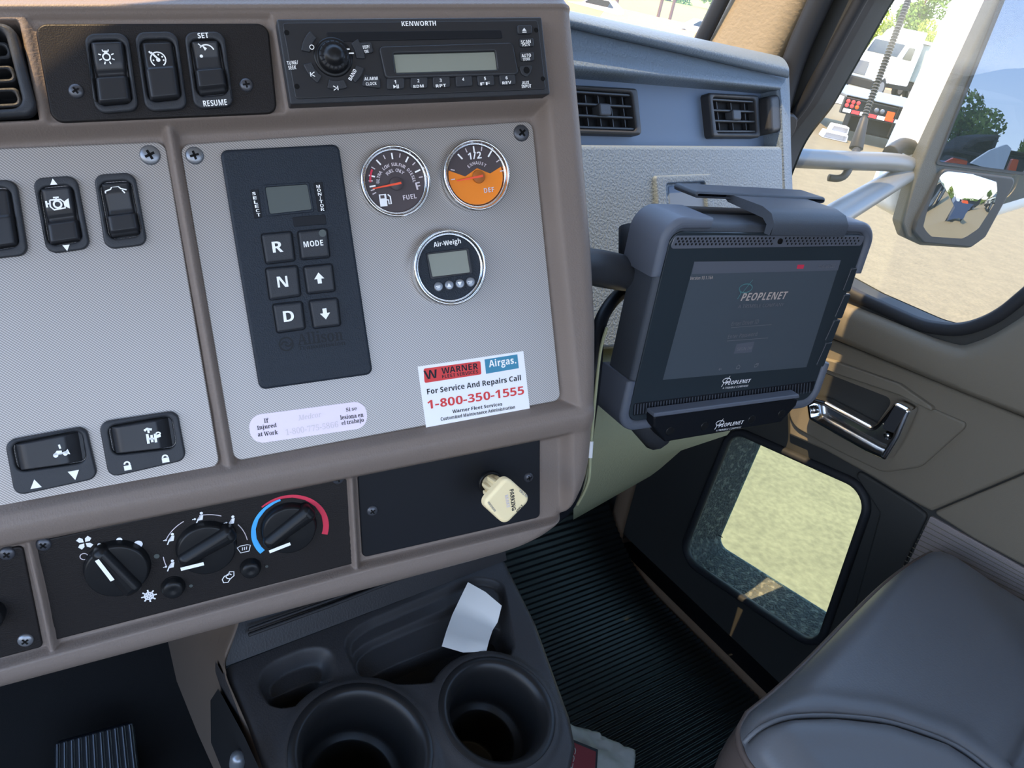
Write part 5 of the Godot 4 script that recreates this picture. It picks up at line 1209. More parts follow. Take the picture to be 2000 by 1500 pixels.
func console_h(x: float, y: float) -> float:
	var p := Vector2(x, y); var h := 0.0
	for t in trays: h -= t[1] * smoothstep(0.0, t[2], poly_d(p, t[0], 0.010))
	for c in cup_c:
		var r: float = (p - c[0]).length(); var e: float = r - c[1]
		var lift := 0.003 * exp(-pow((e - 0.004) / 0.006, 2.0))
		h = maxf(h, -0.035 * smoothstep(0.010, 0.018, e)) + lift
	for c in cup_c:
		if (p - c[0]).length() < c[1]: h = -0.10
	return h

func build_console():
	var o := thing("console", "black moulded floor console with two cup holders and trays under the dash", "console", FC)
	cup_c = [[L2(970, 1392), 0.046], [L2(706, 1468), 0.0505]]
	trays = [[ccw(P2([494, 1335, 515, 1296, 612, 1256, 655, 1268, 660, 1330, 530, 1388])), 0.014, 0.010], [ccw(P2([512, 1356, 545, 1336, 630, 1308, 655, 1322, 640, 1362, 560, 1388, 522, 1382])), 0.018, 0.003],
		[ccw(P2([666, 1256, 690, 1222, 930, 1122, 985, 1136, 1010, 1272, 960, 1310, 700, 1330])), 0.007, 0.006], [ccw(P2([682, 1278, 700, 1252, 915, 1162, 985, 1172, 1010, 1272, 960, 1310, 705, 1330])), 0.007, 0.005], [ccw(P2([706, 1316, 730, 1298, 870, 1240, 985, 1203, 1006, 1270, 960, 1312, 850, 1338, 730, 1336])), 0.020, 0.004]]
	var m := MB.new(); var rows := []; var ny := 170; var nx := 190
	var la := L2(437, 1305); var lb := L2(520, 1520); var ra := L2(990, 1094); var rb := L2(1117, 1398)
	var lft := [la.y + 0.004, la.x, la.y, la.x, lb.y, lb.x, -0.12, lb.x + 0.05]
	var rgt := [ra.y, ra.x, L2(1050, 1215).y, L2(1050, 1215).x, rb.y, rb.x, rb.y - 0.022, rb.x - 0.010, rb.y - 0.045, rb.x - 0.035, -0.12, rb.x - 0.06]
	var ytop := maxf(la.y, ra.y)
	for i in ny + 1:
		var t := float(i) / ny; var y0 := lerpf(ytop, -0.085, t); var row := PackedVector3Array()
		var xl := poly_at(lft, y0); var xr := poly_at(rgt, y0)
		row.append(Vector3(xl, y0, -0.03)); row.append(Vector3(xl - 0.001, y0, -0.014))
		for j in nx + 1:
			var s := float(j) / nx; var x := lerpf(xl, xr, s)
			var y := y0 - (ytop - la.y) * (1.0 - s) * (1.0 - t)
			row.append(Vector3(x, y, console_h(x, y) - round_off(minf(x - xl, xr - x), 0.008) - round_off(y0 + 0.085, 0.02)))
		row.append(Vector3(xr + 0.0015, y0, -0.014)); row.append(Vector3(xr + 0.0015, y0, -0.03)); row.append(Vector3(xr - 0.003, y0, -0.30))
		rows.append(row)
	var last := PackedVector3Array()
	for p in rows[ny]: last.append(Vector3(p.x, p.y - 0.01, minf(p.z, -0.30)))
	rows.append(last)
	m.grid(rows, false, -1.0); part(o, "top", m, M.console)
	# riser leaning up to the dash behind the fold
	m = MB.new(); var fr := []; var inv := F.affine_inverse()
	for a in [[[437, 1303, 0.596], [990, 1094, 0.762]], [[438, 1292, 0.597], [988, 1084, 0.760]], [[470, 1200, 0.604], [985, 1040, 0.752]], [[478, 1120, 0.625], [975, 950, 0.742]]]:
		var p := inv * pt(a[0][0], a[0][1], a[0][2]); var q := inv * pt(a[1][0], a[1][1], a[1][2]); var row := PackedVector3Array()
		for j in 17: row.append(p.lerp(q, j / 16.0))
		fr.append(row)
	m.grid(fr, false, -1.0); part(o, "riser", m, M.console)
	m = MB.new()
	tube(m, PackedVector3Array([inv * pt(486, 1240, 0.601), inv * pt(650, 1181, 0.645), inv * pt(830, 1111, 0.70)]), 0.0016, 0.0016, 6); part(o, "groove_rib", m, M.console)
	m = MB.new(); tube(m, PackedVector3Array([inv * pt(486, 1229, 0.601), inv * pt(650, 1170, 0.645), inv * pt(810, 1109, 0.695)]), 0.0012, 0.0012, 6); part(o, "groove_rib", m, M.console)
	# left flank with a dark hatch
	m = MB.new(); fr = []
	for a in [[[322, 1190], [395, 1190], [470, 1185, 0.603], [437, 1303, 0.594]], [[325, 1240], [380, 1250], [435, 1265, 0.598], [437, 1304, 0.593]], [[345, 1330], [392, 1322], [430, 1322], [447, 1334, 0.586]], [[385, 1430], [430, 1410], [466, 1410], [484, 1420, 0.564]], [[430, 1530], [470, 1520], [506, 1520], [520, 1520, 0.540]]]:
		var sm := []
		for p in a:
			var d: float = p[2] if p.size() > 2 else 0.131 / ray(p[0], p[1]).x
			sm.append(inv * pt(p[0], p[1], d))
		fr.append(smooth3(sm, 4))
	m.grid(fr, false, 1.0); part(o, "flank", m, M.flank)
	m = MB.new(); var hq := []
	for a in [[411, 1368], [426, 1345], [436, 1362], [478, 1440], [515, 1520], [440, 1520], [412, 1450]]: hq.append(inv * pt(a[0], a[1], 0.127 / ray(a[0], a[1]).x))
	var b := m.V.size()
	for p in hq: m.vert(p, (CAM - F.origin).normalized() * F.basis)
	for i in range(1, hq.size() - 1): m.tri(b, b + i, b + i + 1)
	part(o, "side_hatch", m, M.hole)
	m = MB.new(); var lp := inv * pt(466, 1479, 0.124 / ray(466, 1479).x); lathe(m, [[0.006, -0.01], [0.006, 0.0], [0.003, 0.003], [0, 0.003]], lp, 12); part(o, "hatch_pin", m, M.screw)
	# trays lined with carpet
	for a in [[trays[1][0], -0.031], [trays[4][0], -0.033]]:
		m = MB.new(); slab(m, rnd(Geometry2D.offset_polygon(a[0], -0.003)[0], 0.006), a[1] - 0.004, a[1] + 0.001, 0.0006, 2); part(o, "tray_liner", m, M.carpet)
	for c in cup_c:
		var r: float = c[1]; m = MB.new()
		lathe(m, [[r + 0.004, -0.006], [r + 0.004, 0.002], [r + 0.003, 0.0035], [r - 0.001, 0.004], [r - 0.004, 0.003], [r - 0.007, -0.002], [r - 0.0085, -0.008], [r - 0.010, -0.04], [r - 0.012, -0.045], [r - 0.0165, -0.047], [r - 0.018, -0.05], [r - 0.021, -0.088], [r - 0.024, -0.092], [0, -0.092]], Vector3(c[0].x, c[0].y, 0), 56); part(o, "cup_holder", m, M.cup)
	# folded paper lying in the tray
	var n := thing("paper_note", "creased white paper slip lying in the console tray behind the cup holders", "paper", at_px(FC, 925, 1205))
	m = MB.new(); fr = []
	for a in [[[914, 1137, 0.010], [948, 1156, 0.011], [980, 1183, 0.008]], [[897, 1172, 0.004], [935, 1190, 0.004], [972, 1215, 0.001]], [[884, 1199, -0.002], [922, 1213, -0.002], [962, 1231, -0.004]], [[872, 1232, 0.004], [912, 1246, 0.004], [955, 1252, 0.002]], [[863, 1262, 0.003], [905, 1274, 0.003], [950, 1272, 0.0]]]:
		var row := PackedVector3Array()
		for p in a: row.append(L(p[0], p[1], p[2]))
		fr.append(row)
	m.grid(fr, false, -1.0)
	var fb := []
	for row in fr:
		var rr := PackedVector3Array()
		for p in row: rr.append(p + Vector3(0, 0, -0.0004))
		fb.append(rr)
	m.grid(fb, false, 1.0); part(n, "sheet", m, M.paper)

# ---------------------------------------------------------------- passenger seat
func seat_edge_z(x: float) -> float: return -0.207 - 0.06 * smoothstep(0.46, 0.95, x)

func poly_dist(p: Vector2, a: Array) -> float:
	var d := 9.0
	for i in a.size() - 1: d = minf(d, p.distance_to(Geometry2D.get_closest_point_to_segment(p, a[i], a[i + 1])))
	return d

func build_seat():
	var base := Vector3(0.72, 1.25, 0.1)
	var o := thing("seat", "dark grey leather passenger seat cushion with piped seams", "seat", Transform3D(Basis(), base))
	var sy := 1.705; var s1 := []; var s2 := []; var s3 := []
	for a in [[1462, 1412], [1500, 1393], [1560, 1381], [1640, 1383], [1740, 1402], [1850, 1450], [1925, 1505], [1990, 1570]]: var p := on_ground(a[0], a[1], sy); s1.append(Vector2(p.x, p.z))
	for a in [[1925, 1046], [1965, 1070], [2000, 1110], [2060, 1190]]: var p := on_ground(a[0], a[1], sy); s2.append(Vector2(p.x, p.z))
	for a in [[1975, 1500], [1990, 1475], [2005, 1440], [2060, 1380]]: var p := on_ground(a[0], a[1], sy); s3.append(Vector2(p.x, p.z))
	var m := MB.new(); var rows := []; var nz := 170; var nx := 170; var x0 := 0.486; var x1 := 0.955; var z1 := 0.30
	var ang := []
	for i in nz + 1:
		var row := PackedVector3Array()
		for j in nx + 1:
			var zc := lerpf(seat_edge_z(x0), z1, pow(i / float(nz), 1.15)); var ck := clampf(1.0 - (zc - seat_edge_z(x0)) / 0.04, 0, 1); var xm := x0 + 0.04 * (1.0 - sqrt(1.0 - ck * ck))
			var x := lerpf(xm, x1, j / float(nx)); var zf := seat_edge_z(x); var z := lerpf(zf, z1, pow(i / float(nz), 1.15))
			var e := smin(x - xm, z - zf, 0.014); e = smin(e, x1 - x, 0.02)
			var h := -round_off(maxf(e, 0.0), 0.034) * 0.95 + 0.018 * smoothstep(0.0, 0.18, e)
			var p := Vector2(x, z)
			var d := minf(minf(poly_dist(p, s1), poly_dist(p, s2)), poly_dist(p, s3)); h -= 0.005 * exp(-pow(d / 0.004, 2.0)) - 0.002 * exp(-pow((d - 0.016) / 0.012, 2.0))
			row.append(Vector3(x, sy - 0.012 + h, z) - base)
		rows.append(row)
	m.grid(rows, false, 1.0); part(o, "cushion_top", m, M.leather)
	# boxing round the front and the left side
	m = MB.new(); var path := []
	for i in 21: var z := lerpf(z1, seat_edge_z(x0) + 0.04, i / 20.0); path.append(Vector2(x0, z))
	for i in 6: var a := PI * 0.5 * (i + 1) / 7.0; path.append(Vector2(x0 + 0.04 - 0.04 * cos(a), seat_edge_z(x0) + 0.04 - 0.04 * sin(a)))
	for i in 25: var x := lerpf(x0 + 0.04, x1, i / 24.0); path.append(Vector2(x, seat_edge_z(x)))
	rows = []
	for a in [[-0.040, 0.0], [-0.06, -0.004], [-0.08, -0.006], [-0.13, -0.003], [-0.17, 0.006], [-0.2, 0.03]]:
		var row := PackedVector3Array()
		for p in path:
			var c := Vector2(0.7, 0.1); row.append(Vector3(p.x, sy + a[0], p.y) - base + Vector3((c.x - p.x), 0, (c.y - p.y)).normalized() * a[1])
		rows.append(row)
	m.grid(rows, false, 1.0); part(o, "cushion_boxing", m, M.leather_side)
	m = MB.new(); var pp := PackedVector3Array()
	for p in path: pp.append(Vector3(p.x, sy - 0.041, p.y) - base)
	tube(m, pp, 0.0035, 0.0035, 7); part(o, "piping", m, M.leather_side)
	m = MB.new()
	for i in range(0, 21):
		for k in 3:
			var z := lerpf(z1, seat_edge_z(x0) + 0.03, (i + k / 3.0) / 21.0); cube(m, Vector3(x0 - 0.006, sy - 0.066, z) - base, Vector3(0.0016, 0.0016, 0.004), 0.0004)
	part(o, "stitching", m, M.thread)
	for s in [s1, s2]:
		m = MB.new(); pp = PackedVector3Array(); var q := []
		for p in s: q.append(Vector3(p.x, 0, p.y))
		for p in smooth3(q, 6):
			if p.x > x0 + 0.002 and p.x < x1 and p.z < z1:
				var e := smin(p.x - x0, p.z - seat_edge_z(p.x), 0.014); pp.append(Vector3(p.x, sy - 0.014 - round_off(maxf(e, 0), 0.034) * 0.95 + 0.018 * smoothstep(0.0, 0.18, e), p.z) - base)
		tube(m, pp, 0.0022, 0.0022, 6); part(o, "seam", m, M.leather)
	m = MB.new(); cube(m, Vector3(0.72, 1.37, 0.1) - base, Vector3(0.34, 0.25, 0.4), 0.02); part(o, "pedestal", m, M.dark)
	m = MB.new(); cube(m, Vector3(0.72, 1.98, 0.36) - base, Vector3(0.46, 0.62, 0.12), 0.05); part(o, "backrest", m, M.leather)

# ---------------------------------------------------------------- tablet and its dock
func build_tablet():
	var o := thing("tablet", "rugged black tablet with a dim login screen held in a dash dock", "tablet", FT)
	var W := 0.1200; var T := 0.0855; var B := -0.0965; var XO := -0.0045
	var m := MB.new(); slab(m, box2(XO, (T + B) / 2, W * 2, T - B, 0.018, 8), -0.034, 0.0, 0.005, 4, true, true); part(o, "body", m, M.tablet)
	m = MB.new(); slab(m, box2(XO, (T + B) / 2 - 0.001, W * 2 - 0.009, T - B - 0.010, 0.012, 6), -0.001, 0.0012, 0.0008); part(o, "front_glass", m, M.glossy)
	for a in [[-1, 1], [1, 1], [-1, -1], [1, -1]]:
		m = MB.new(); var cx: float = XO + a[0] * (W - 0.016); var cy: float = T - 0.016 if a[1] > 0 else B + 0.016
		var q := PackedVector2Array(); var ox: float = a[0] * 0.0215; var oy: float = a[1] * 0.0215
		var c0 := Vector2(cx, cy); var r := 0.021
		q.append_array([c0 + Vector2(ox, -a[1] * 0.028), c0 + Vector2(ox, 0)])
		for i in 9: var t := PI * 0.5 * i / 8.0; q.append(c0 + Vector2(a[0] * cos(t) * r, a[1] * sin(t) * r) + Vector2(a[0], a[1]) * 0.0006)
		q.append_array([c0 + Vector2(-a[0] * 0.028, oy), c0 + Vector2(-a[0] * 0.028, a[1] * 0.0125)])
		for i in 7: var t := PI * 0.5 * (6 - i) / 6.0; q.append(c0 + Vector2(a[0] * cos(t), a[1] * sin(t)) * 0.0118)
		q.append(c0 + Vector2(a[0] * 0.0125, -a[1] * 0.028))
		slab(m, q, -0.040, 0.0035, 0.004, 4, true, true); part(o, "corner_bumper", m, M.bumper)
	var z := 0.0014
	m = MB.new(); m.flat(P2([1356, 511, 1642, 508, 1575, 717, 1294.5, 742], z), z); part(o, "screen", m, M.screen)
	m = MB.new(); m.flat(P2([1356, 511, 1642, 508, 1636, 528, 1351, 535], z), z + 0.0002); part(o, "status_bar", m, M.screen_bar)
	var z2 := z + 0.0005
	txt(o, "Version 10.1.16A", 1347, 547, 1392, 545, 7, M.screen_ink, z2, "sans"); txt(o, "10:40 am CDT", 1598, 524, 1630, 523, 7, M.screen_dim, z2, "sans")
	m = MB.new(); m.flat(P2([1558, 517, 1571, 517, 1569, 525, 1556, 525], z2), z2); part(o, "status_symbol", m, M.rose)
	txt(o, "PEOPLENET", 1446, 588, 1533, 584, 16, M.screen_ink, z2, "bold", 0.22); txt(o, "A TRIMBLE COMPANY", 1441, 602, 1530, 598, 7, M.screen_dim, z2, "sans")
	var sw := mat(Color8(84, 128, 130), 0.4); var sc := L2(1456, 565, z2); var k := mpx(1456, 565); m = MB.new(); var p := PackedVector2Array()
	for i in 19: var t := deg_to_rad(lerpf(-150, 200, i / 18.0)); p.append(sc + Vector2(cos(t) * 17, sin(t) * 9 + 2) * k)
	stroke(m, p, 2.0 * k, z2); stroke(m, PackedVector2Array([sc + Vector2(12, 19) * k, sc + Vector2(-6, -8) * k]), 1.5 * k, z2); stroke(m, PackedVector2Array([sc + Vector2(-17, 2) * k, sc + Vector2(-9, -9) * k, sc + Vector2(-14, -20) * k]), 2.0 * k, z2); part(o, "emblem", m, sw)
	txt(o, "Enter Driver ID", 1428, 637, 1481, 632, 9, M.screen_dim, z2, "sans"); txt(o, "Enter Password", 1421, 662, 1478, 656, 9, M.screen_dim, z2, "sans")
	m = MB.new(); stroke(m, P2([1428, 640, 1507, 634], z2), 0.0005, z2); stroke(m, P2([1420, 666, 1500, 660], z2), 0.0005, z2); part(o, "field_line", m, M.screen_dim)
	m = MB.new(); m.flat(P2([1439, 672, 1474, 667, 1468, 688, 1433, 691], z2), z2 - 0.0001); part(o, "login_button", m, M.screen_bar); txt(o, "SIGN IN", 1439, 685, 1467, 682, 6, M.screen_dim, z2 + 0.0001, "sans")
	icon(o, 1407, 721, 5, z2, M.screen_dim, [["l", 0.2, -0.8, 0, 0.8, 0], ["l", 0.2, -0.2, 0.6, -0.8, 0, -0.2, -0.6]]); icon(o, 1442, 717, 6, z2, M.screen_dim, [["l", 0.2, -0.7, -0.6, 0.7, -0.6, 0.7, 0.2, 0, 0.8, -0.7, 0.2, -0.7, -0.6]]); icon(o, 1477, 714, 6, z2, M.screen_dim, [["l", 0.2, -0.7, -0.5, 0.4, -0.5, 0.4, 0.4, -0.7, 0.4, -0.7, -0.5], ["l", 0.2, -0.3, 0.7, 0.8, 0.7, 0.8, -0.2]])
	mark(o, 1411, 752, 1464, 747, z2, M.sticker)
	# speaker grilles: perforated strip above, ribbed strip below
	m = MB.new(); slab(m, RQ([1318, 460, 1690, 460, 1681, 480, 1308, 486], 0.003, z), 0.0005, 0.0019, 0.0004, 2); var gr := part(o, "top_grille", m, M.screen_bar)
	m = MB.new()
	for i in 46:
		for j in 3:
			var a := L2(1324 + i * 7.8 - j * 2.0 + (3.9 if j % 2 else 0.0), 466 + j * 5.5 - i * 0.03, 0.002)
			if absf(a.x - L2(1523, 470, 0.002).x) > 0.006: disc(m, a, 0.0011, 0.0021, 6)
	var ho := part(gr, "perforations", m, M.hole); ho.set_meta("kind", "stuff")
	m = MB.new(); lathe(m, [[0.0026, 0.0], [0.0025, 0.0012], [0.0, 0.0014]], L(1523, 471, 0.002), 16); part(gr, "camera_lens", m, M.hole)
	m = MB.new(); slab(m, RQ([1238, 788, 1592, 744, 1586, 764, 1236, 812], 0.002, z), 0.0005, 0.0017, 0.0004, 2); gr = part(o, "bottom_grille", m, M.dark)
	m = MB.new()
	for i in 62:
		var x := 1241 + i * 5.6; var y := 790 - i * 0.70; stroke(m, P2([x, y, x - 1.5, y + 20], 0.002), 0.0013, 0.0019)
	ho = part(gr, "grille_rib", m, M.tablet); ho.set_meta("kind", "stuff")
	for a in [[1665, 523, 1650, 570], [1652, 574, 1634, 622], [1632, 624, 1615, 668], [1616, 668, 1598, 716]]:
		m = MB.new(); slab(m, RQ([a[0] - 3, a[1], a[0] + 10, a[1], a[2] + 10, a[3], a[2] - 4, a[3]], 0.002, z), 0.0, 0.0018, 0.0005, 2); var sb := part(o, "side_button", m, M.glossy)
		m = MB.new(); stroke(m, P2([a[2] - 3, a[3] - 4, a[0] - 2, a[1] + 3, a[0] + 9, a[1] + 1], 0.0021), 0.0007, 0.0021); part(sb, "edge_highlight", m, M.screen_dim)  # highlight on the button edges drawn in as a pale line
	# dock: top clamp, bottom tray, back plate and arm to the dash column
	o = thing("tablet_dock", "black dock with top clamp, screwed bottom tray and arm to the dash column", "mount", FT)
	m = MB.new(); var rows := []
	for a in [[0.0, 0.0125, 0.0805], [0.0, 0.0135, 0.0815], [0.0, 0.014, 0.0905], [0.0, 0.008, 0.098], [0.0, -0.004, 0.101], [0.0, -0.045, 0.101], [0.0, -0.05, 0.097], [0.0, -0.045, 0.094], [0.0, 0.0, 0.092], [0.0, 0.006, 0.088], [0.0, 0.006, 0.0805], [0.0, 0.0125, 0.0805]]:
		var row := PackedVector3Array()
		for x in [-0.0255, -0.0245, 0.0, 0.03, 0.0645, 0.0655]: row.append(Vector3(x, a[2], a[1]))
		rows.append(row)
	m.grid(rows, false, 1.0)
	for x in [[-0.0255, -1.0], [0.0655, 1.0]]:
		var b := m.V.size(); var q := [[0.0125, 0.0805], [0.014, 0.0905], [0.008, 0.098], [-0.004, 0.101], [-0.045, 0.101], [-0.05, 0.097], [-0.045, 0.094], [0.0, 0.092], [0.006, 0.088], [0.006, 0.0805]]
		for e in q: m.vert(Vector3(x[0], e[1], e[0]), Vector3(x[1], 0, 0))
		for t in [[0, 1, 8], [0, 8, 9], [1, 2, 8], [2, 7, 8], [2, 3, 7], [3, 4, 6], [3, 6, 7], [4, 5, 6]]: m.tri(b + t[0], b + t[1], b + t[2])
	part(o, "top_clamp", m, M.tablet)
	m = MB.new(); cube(m, Vector3(0.012, 0.1, -0.055), Vector3(0.16, 0.006, 0.03), 0.002); part(o, "clamp_bar", m, M.tablet)
	m = MB.new(); slab(m, RQ([1277, 812, 1560, 778, 1556, 792, 1525, 826, 1300, 864, 1277, 835], 0.003, 0.012), -0.04, 0.012, 0.002, 3, true, true); var tr := part(o, "bottom_tray", m, M.dark)
	m = MB.new(); slab(m, RQ([1277, 807, 1560, 770, 1562, 777, 1277, 815], 0.001, 0.014), 0.004, 0.0145, 0.001, 2); part(tr, "tray_lip", m, M.bumper)
	for a in [[1308, 842], [1376, 832], [1468, 819], [1526, 808]]:
		m = MB.new(); lathe(m, [[0.0045, 0.0115], [0.0045, 0.0125], [0.0035, 0.0128], [0.003, 0.0122], [0.0, 0.0122]], L(a[0], a[1], 0.012) * Vector3(1, 1, 0), 16); part(tr, "screw", m, M.knob)
	mark(tr, 1398, 835, 1450, 828, 0.0125, M.sticker)
	m = MB.new(); slab(m, box2(0.0, 0.0, 0.15, 0.17, 0.01), -0.062, -0.04, 0.004, 3, true, true); part(o, "back_plate", m, M.black)
	m = MB.new(); tube(m, PackedVector3Array([L(1250, 815, -0.02), L(1285, 850, -0.02)]), 0.014, 0.016, 12); part(o, "tray_knuckle", m, M.black)
	var inv := F.affine_inverse()
	m = MB.new(); tube(m, smooth3([inv * pt(1120, 520, 0.60), inv * pt(1160, 522, 0.62), inv * pt(1200, 530, 0.65), inv * pt(1260, 540, 0.72)], 6), 0.0145, 0.016, 16); part(o, "arm", m, M.black)
	m = MB.new(); tube(m, PackedVector3Array([inv * pt(1236, 445, 0.705), inv * pt(1236, 515, 0.70)]), 0.013, 0.013, 14); part(o, "arm_pivot", m, M.black)

func mark(o: Node3D, x0: float, y0: float, x1: float, y1: float, z: float, mt: Material):
	txt(o, "PEOPLENET", x0 + 5, y0, x1, y1, 8, mt, z, "bold", 0.22); txt(o, "A TRIMBLE COMPANY", x0, y0 + 8, x1 - 3, y1 + 8, 4, mt, z, "sans")
	var c := L2(x0 + 8, y0 - 8, z); var k := mpx(x0, y0); var m := MB.new(); var p := PackedVector2Array()
	for i in 19: var t := deg_to_rad(lerpf(-150, 200, i / 18.0)); p.append(c + Vector2(cos(t) * 10, sin(t) * 5 + 1) * k)
	stroke(m, p, 1.6 * k, z); stroke(m, PackedVector2Array([c + Vector2(6, 10) * k, c + Vector2(-3, -4) * k]), 1.2 * k, z); stroke(m, PackedVector2Array([c + Vector2(-10, 1) * k, c + Vector2(-6, -5) * k, c + Vector2(-9, -12) * k]), 1.5 * k, z)
	part(o, "emblem", m, mt)

# ---------------------------------------------------------------- outside mirror
func build_mirror():
	var f := Transform3D(basis2(Vector3(0.88, 0, 0.47), Vector3(-0.459, 0.066, 0.886)), pt(1880, 400, 1.42))
	var o := thing("mirror", "white and grey outside mirror with flat upper glass and round-edged lower glass", "mirror", f)
	var m := MB.new(); slab(m, RQ([2000, -118, 2180, -190, 2012, 330, 1972, 350, 1925, 455, 1897, 486, 1800, 480, 1770, 466, 1760, 436, 1791, 330], 0.014, 0.004, 5), -0.025, 0.004, 0.006, 4, true, true); part(o, "housing", m, M.mirrorgrey)
	m = MB.new(); slab(m, RQ([1990, -160, 2150, -230, 2030, 400, 1900, 440, 1790, 440, 1745, 415, 1746, 372, 1774, 300, 1905, 20], 0.03, -0.04, 5), -0.115, -0.026, 0.03, 5, true, true); part(o, "shell", m, M.paint)
	m = MB.new(); tube(m, PackedVector3Array([L(1938, -60, -0.06), L(1897, 20, -0.06), L(1766, 300, -0.06)]), 0.0022, 0.0022, 6); part(o, "shell_seam", m, M.mirrordark)
	m = MB.new(); slab(m, RQ([1976, -60, 2130, -110, 2003, 343, 1826, 322], 0.006, 0.005), 0.003, 0.007, 0.001); part(o, "glass_rim", m, M.mirrordark)
	m = MB.new(); m.flat(RQ([1986, -56, 2122, -104, 1999, 336, 1834, 315], 0.004, 0.0075), 0.0075); part(o, "flat_glass", m, M.mirror_sky_tint)
	m = MB.new(); slab(m, RQ([1838, 328, 1984, 346, 1962, 388, 1922, 462, 1893, 483, 1800, 474, 1780, 452, 1786, 430], 0.012, 0.006, 5), 0.003, 0.012, 0.004, 4); part(o, "convex_rim", m, M.mirrordark)
	var cq := RQ([1840, 333, 1972, 349, 1950, 395, 1917, 452, 1888, 477, 1806, 468, 1797, 450], 0.016, 0.0125, 6)
	m = MB.new(); var c := Vector2.ZERO
	for p in cq: c += p / cq.size()
	var rows := []; var R := 0.5; var tilt := Vector2(0.02, -0.05)
	for i in 15:
		var row := PackedVector3Array()
		for p in cq:
			var q := c + (p - c) * (i / 14.0); var d := q - c; row.append(Vector3(q.x, q.y, 0.0165 - d.length_squared() / (2.0 * R) + tilt.dot(d) * -1.0))
		rows.append(row)
	m.grid(rows, true, -1.0); part(o, "convex_glass", m, M.mirror)
	# arms from the cab
	var inv := f.affine_inverse()
	m = MB.new(); tube(m, smooth3([inv * pt(1500, 300, 1.25), inv * pt(1560, 309, 1.27), inv * pt(1660, 314, 1.32), inv * pt(1750, 318, 1.37), inv * pt(1790, 330, 1.42)], 5), 0.0155, 0.0165, 12); part(o, "upper_arm", m, M.steel)
	m = MB.new(); tube(m, PackedVector3Array([inv * pt(1560, 470, 1.22), inv * pt(1640, 415, 1.28), inv * pt(1765, 340, 1.40)]), 0.028, 0.022, 14, 0.7); part(o, "brace", m, M.steel)
	m = MB.new(); tube(m, smooth3([inv * pt(1738, 300, 1.38), inv * pt(1765, 284, 1.40), inv * pt(1800, 300, 1.42)], 5), 0.014, 0.014, 10); part(o, "collar", m, M.mirrordark)
	m = MB.new(); tube(m, PackedVector3Array([inv * pt(1838, 190, 1.40), inv * pt(1872, 205, 1.41)]), 0.008, 0.008, 10); part(o, "clip", m, M.mirrordark)
	# wire whip aerial clamped on the arm
	var a := thing("antenna", "black wire-wrapped whip aerial clamped to the mirror arm", "antenna", Transform3D(Basis(), pt(1668, 310, 1.34)))
	inv = F.affine_inverse(); m = MB.new()
	tube(m, PackedVector3Array([inv * pt(1672, 290, 1.34), inv * pt(1690, 225, 1.34), inv * pt(1745, 80, 1.34), inv * pt(1800, -70, 1.34)]), 0.0045, 0.003, 8); part(a, "whip", m, M.mirrordark)
	m = MB.new(); var p0 := inv * pt(1690, 225, 1.34); var p1 := inv * pt(1790, -43, 1.34)
	for i in 46:
		var c0 := p0.lerp(p1, i / 46.0); var c1 := p0.lerp(p1, (i + 0.35) / 46.0); tube(m, PackedVector3Array([c0, c1]), 0.0062, 0.0054, 8)
	var wr := part(a, "wire_wrap", m, M.steel); wr.set_meta("kind", "stuff")
	m = MB.new(); tube(m, PackedVector3Array([inv * pt(1672, 290, 1.34), inv * pt(1688, 232, 1.34)]), 0.012, 0.007, 10); part(a, "spring_base", m, M.mirrordark)
	m = MB.new(); tube(m, smooth3([inv * pt(1673, 292, 1.335), inv * pt(1655, 335, 1.32), inv * pt(1640, 348, 1.32), inv * pt(1618, 347, 1.32)], 5), 0.007, 0.006, 8); part(a, "bracket", m, M.mirrordark)

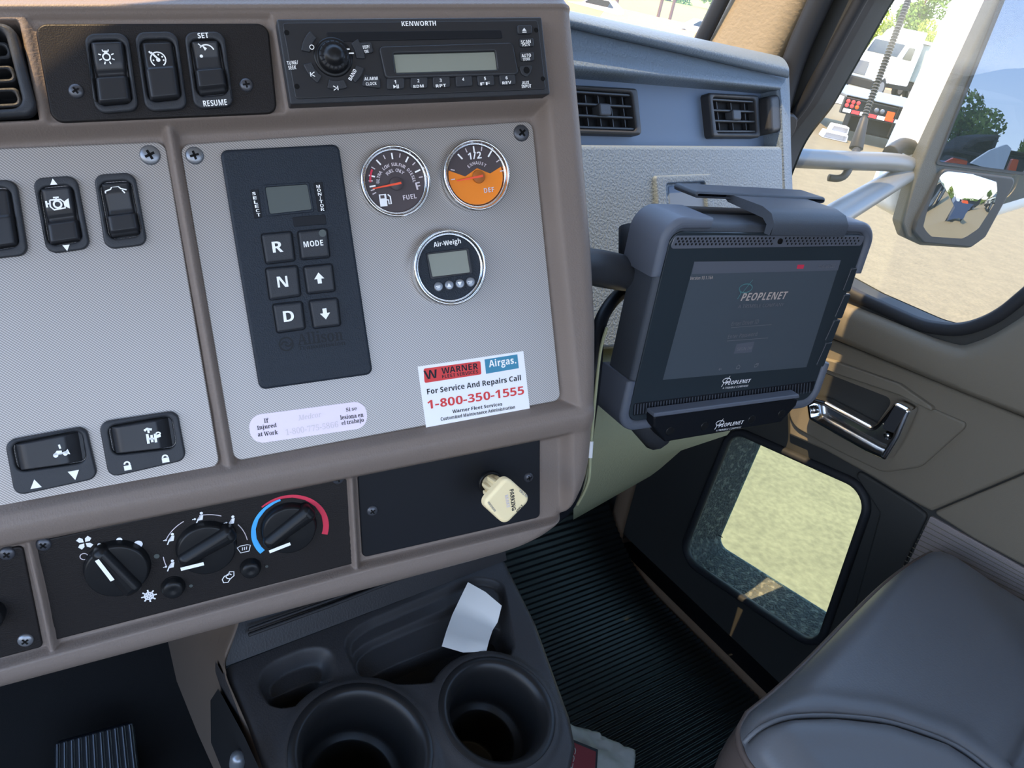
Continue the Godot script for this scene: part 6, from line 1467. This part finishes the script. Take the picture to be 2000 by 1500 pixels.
func build_small_things():
	# brake pedal
	var f := Transform3D(basis2(Vector3(0.94, 0.05, -0.33), Vector3(0.0, 0.75, 0.66)), pt(195, 1470, 0.92))
	var o := thing("pedal", "worn grey ribbed foot pedal in the dark footwell", "pedal", f)
	var m := MB.new(); slab(m, RQ([107, 1450, 262, 1408, 284, 1600, 106, 1640], 0.008), -0.015, 0.0, 0.003, 3, true, true); part(o, "pad", m, M.dark)
	for i in 11:
		m = MB.new(); var t0 := (i + 0.15) / 11.0; var t1 := (i + 0.75) / 11.0; var e := [107.0, 1450.0, 262.0, 1408.0, 284.0, 1600.0, 106.0, 1640.0]
		slab(m, RQ([lerpf(e[0], e[2], t0), lerpf(e[1], e[3], t0) + 3, lerpf(e[0], e[2], t1), lerpf(e[1], e[3], t1) + 3, lerpf(e[6], e[4], t1), lerpf(e[7], e[5], t1), lerpf(e[6], e[4], t0), lerpf(e[7], e[5], t0)], 0.001), -0.001, 0.003, 0.0015, 2); part(o, "tread_rib", m, M.screw_dark)
	m = MB.new(); tube(m, PackedVector3Array([L(200, 1520, -0.015), L(200, 1520, -0.015) + Vector3(0, 0.05, -0.2)]), 0.012, 0.012, 10); part(o, "lever", m, M.dark)
	# paper bag on the floor
	f = Transform3D(basis2(Vector3(0.6, 0, 0.8), Vector3(0.1, 0.97, 0.2)), on_ground(1160, 1470, 1.30))
	o = thing("paper_bag", "crumpled grey paper bag with dark red label on the floor beside the console", "bag", f)
	m = MB.new(); var rows := []; var g := FastNoiseLite.new(); g.seed = 4; g.frequency = 14.0
	var q := [L(1060, 1375), L(1118, 1404), L(1190, 1432), L(1244, 1466), L(1236, 1570), L(1040, 1640)]
	var top := [L(1050, 1372), L(1120, 1403), L(1190, 1430), L(1243, 1463)]; var bot := [L(1030, 1580), L(1100, 1580), L(1170, 1580), L(1240, 1570)]
	for i in 31:
		var row := PackedVector3Array(); var a := smooth3(top, 11); var b := smooth3(bot, 11)
		for j in a.size():
			var p := a[j].lerp(b[j], i / 30.0); var ed := minf(minf(i / 30.0, 1.0 - i / 30.0), minf(j / float(a.size()), 1.0 - j / float(a.size()))) * 8.0
			p.z += 0.010 * g.get_noise_2d(p.x, p.y) * minf(ed, 1.0) + 0.010 * absf(g.get_noise_2d(p.x * 1.7, p.y * 1.7 + 3.0)) - 0.02 * pow(1.0 - clampf(ed, 0, 1), 2.0); row.append(p)
		rows.append(row)
	m.grid(rows, false, 1.0)
	var low := []
	for row in rows:
		var r2 := PackedVector3Array()
		for p in row: r2.append(p + Vector3(0, 0, -0.025))
		low.append(r2)
	m.grid(low, false, -1.0); part(o, "paper", m, M.bag)
	m = MB.new(); m.flat(P2([1100, 1442, 1118, 1444, 1168, 1464, 1164, 1540, 1080, 1540], 0.008), 0.008); part(o, "label_border", m, M.ink)
	m = MB.new(); m.flat(P2([1100, 1446, 1118, 1449, 1164, 1468, 1160, 1540, 1080, 1540], 0.0085), 0.0085); part(o, "red_label", m, mat(Color8(124, 46, 54), 0.7))
	txt(o, "ESS", 1118, 1502, 1126, 1462, 16, M.bag, 0.009, "sans")
	# cable hanging in the gap beside the dash column
	f = Transform3D(Basis(), pt(1160, 800, 0.66)); o = thing("cable", "dark cable with a pale green lead and white crimp hanging beside the dash column", "cable", f)
	var inv := F.affine_inverse(); m = MB.new()
	tube(m, smooth3([inv * pt(1230, 560, 0.72), inv * pt(1195, 590, 0.69), inv * pt(1170, 640, 0.67), inv * pt(1160, 740, 0.66), inv * pt(1141, 880, 0.70), inv * pt(1112, 985, 0.74), inv * pt(1040, 1040, 0.80)], 6), 0.006, 0.006, 10); part(o, "sheath", m, M.dark)
	m = MB.new(); tube(m, smooth3([inv * pt(1185, 640, 0.66), inv * pt(1172, 690, 0.655), inv * pt(1160, 800, 0.65), inv * pt(1153, 880, 0.65), inv * pt(1149, 940, 0.66), inv * pt(1128, 985, 0.70)], 6), 0.0014, 0.0014, 8); part(o, "lead", m, mat(Color8(170, 172, 138), 0.5))
	m = MB.new(); tube(m, PackedVector3Array([inv * pt(1152, 862, 0.648), inv * pt(1150, 894, 0.648)]), 0.0032, 0.0032, 8); part(o, "crimp", m, M.sticker)
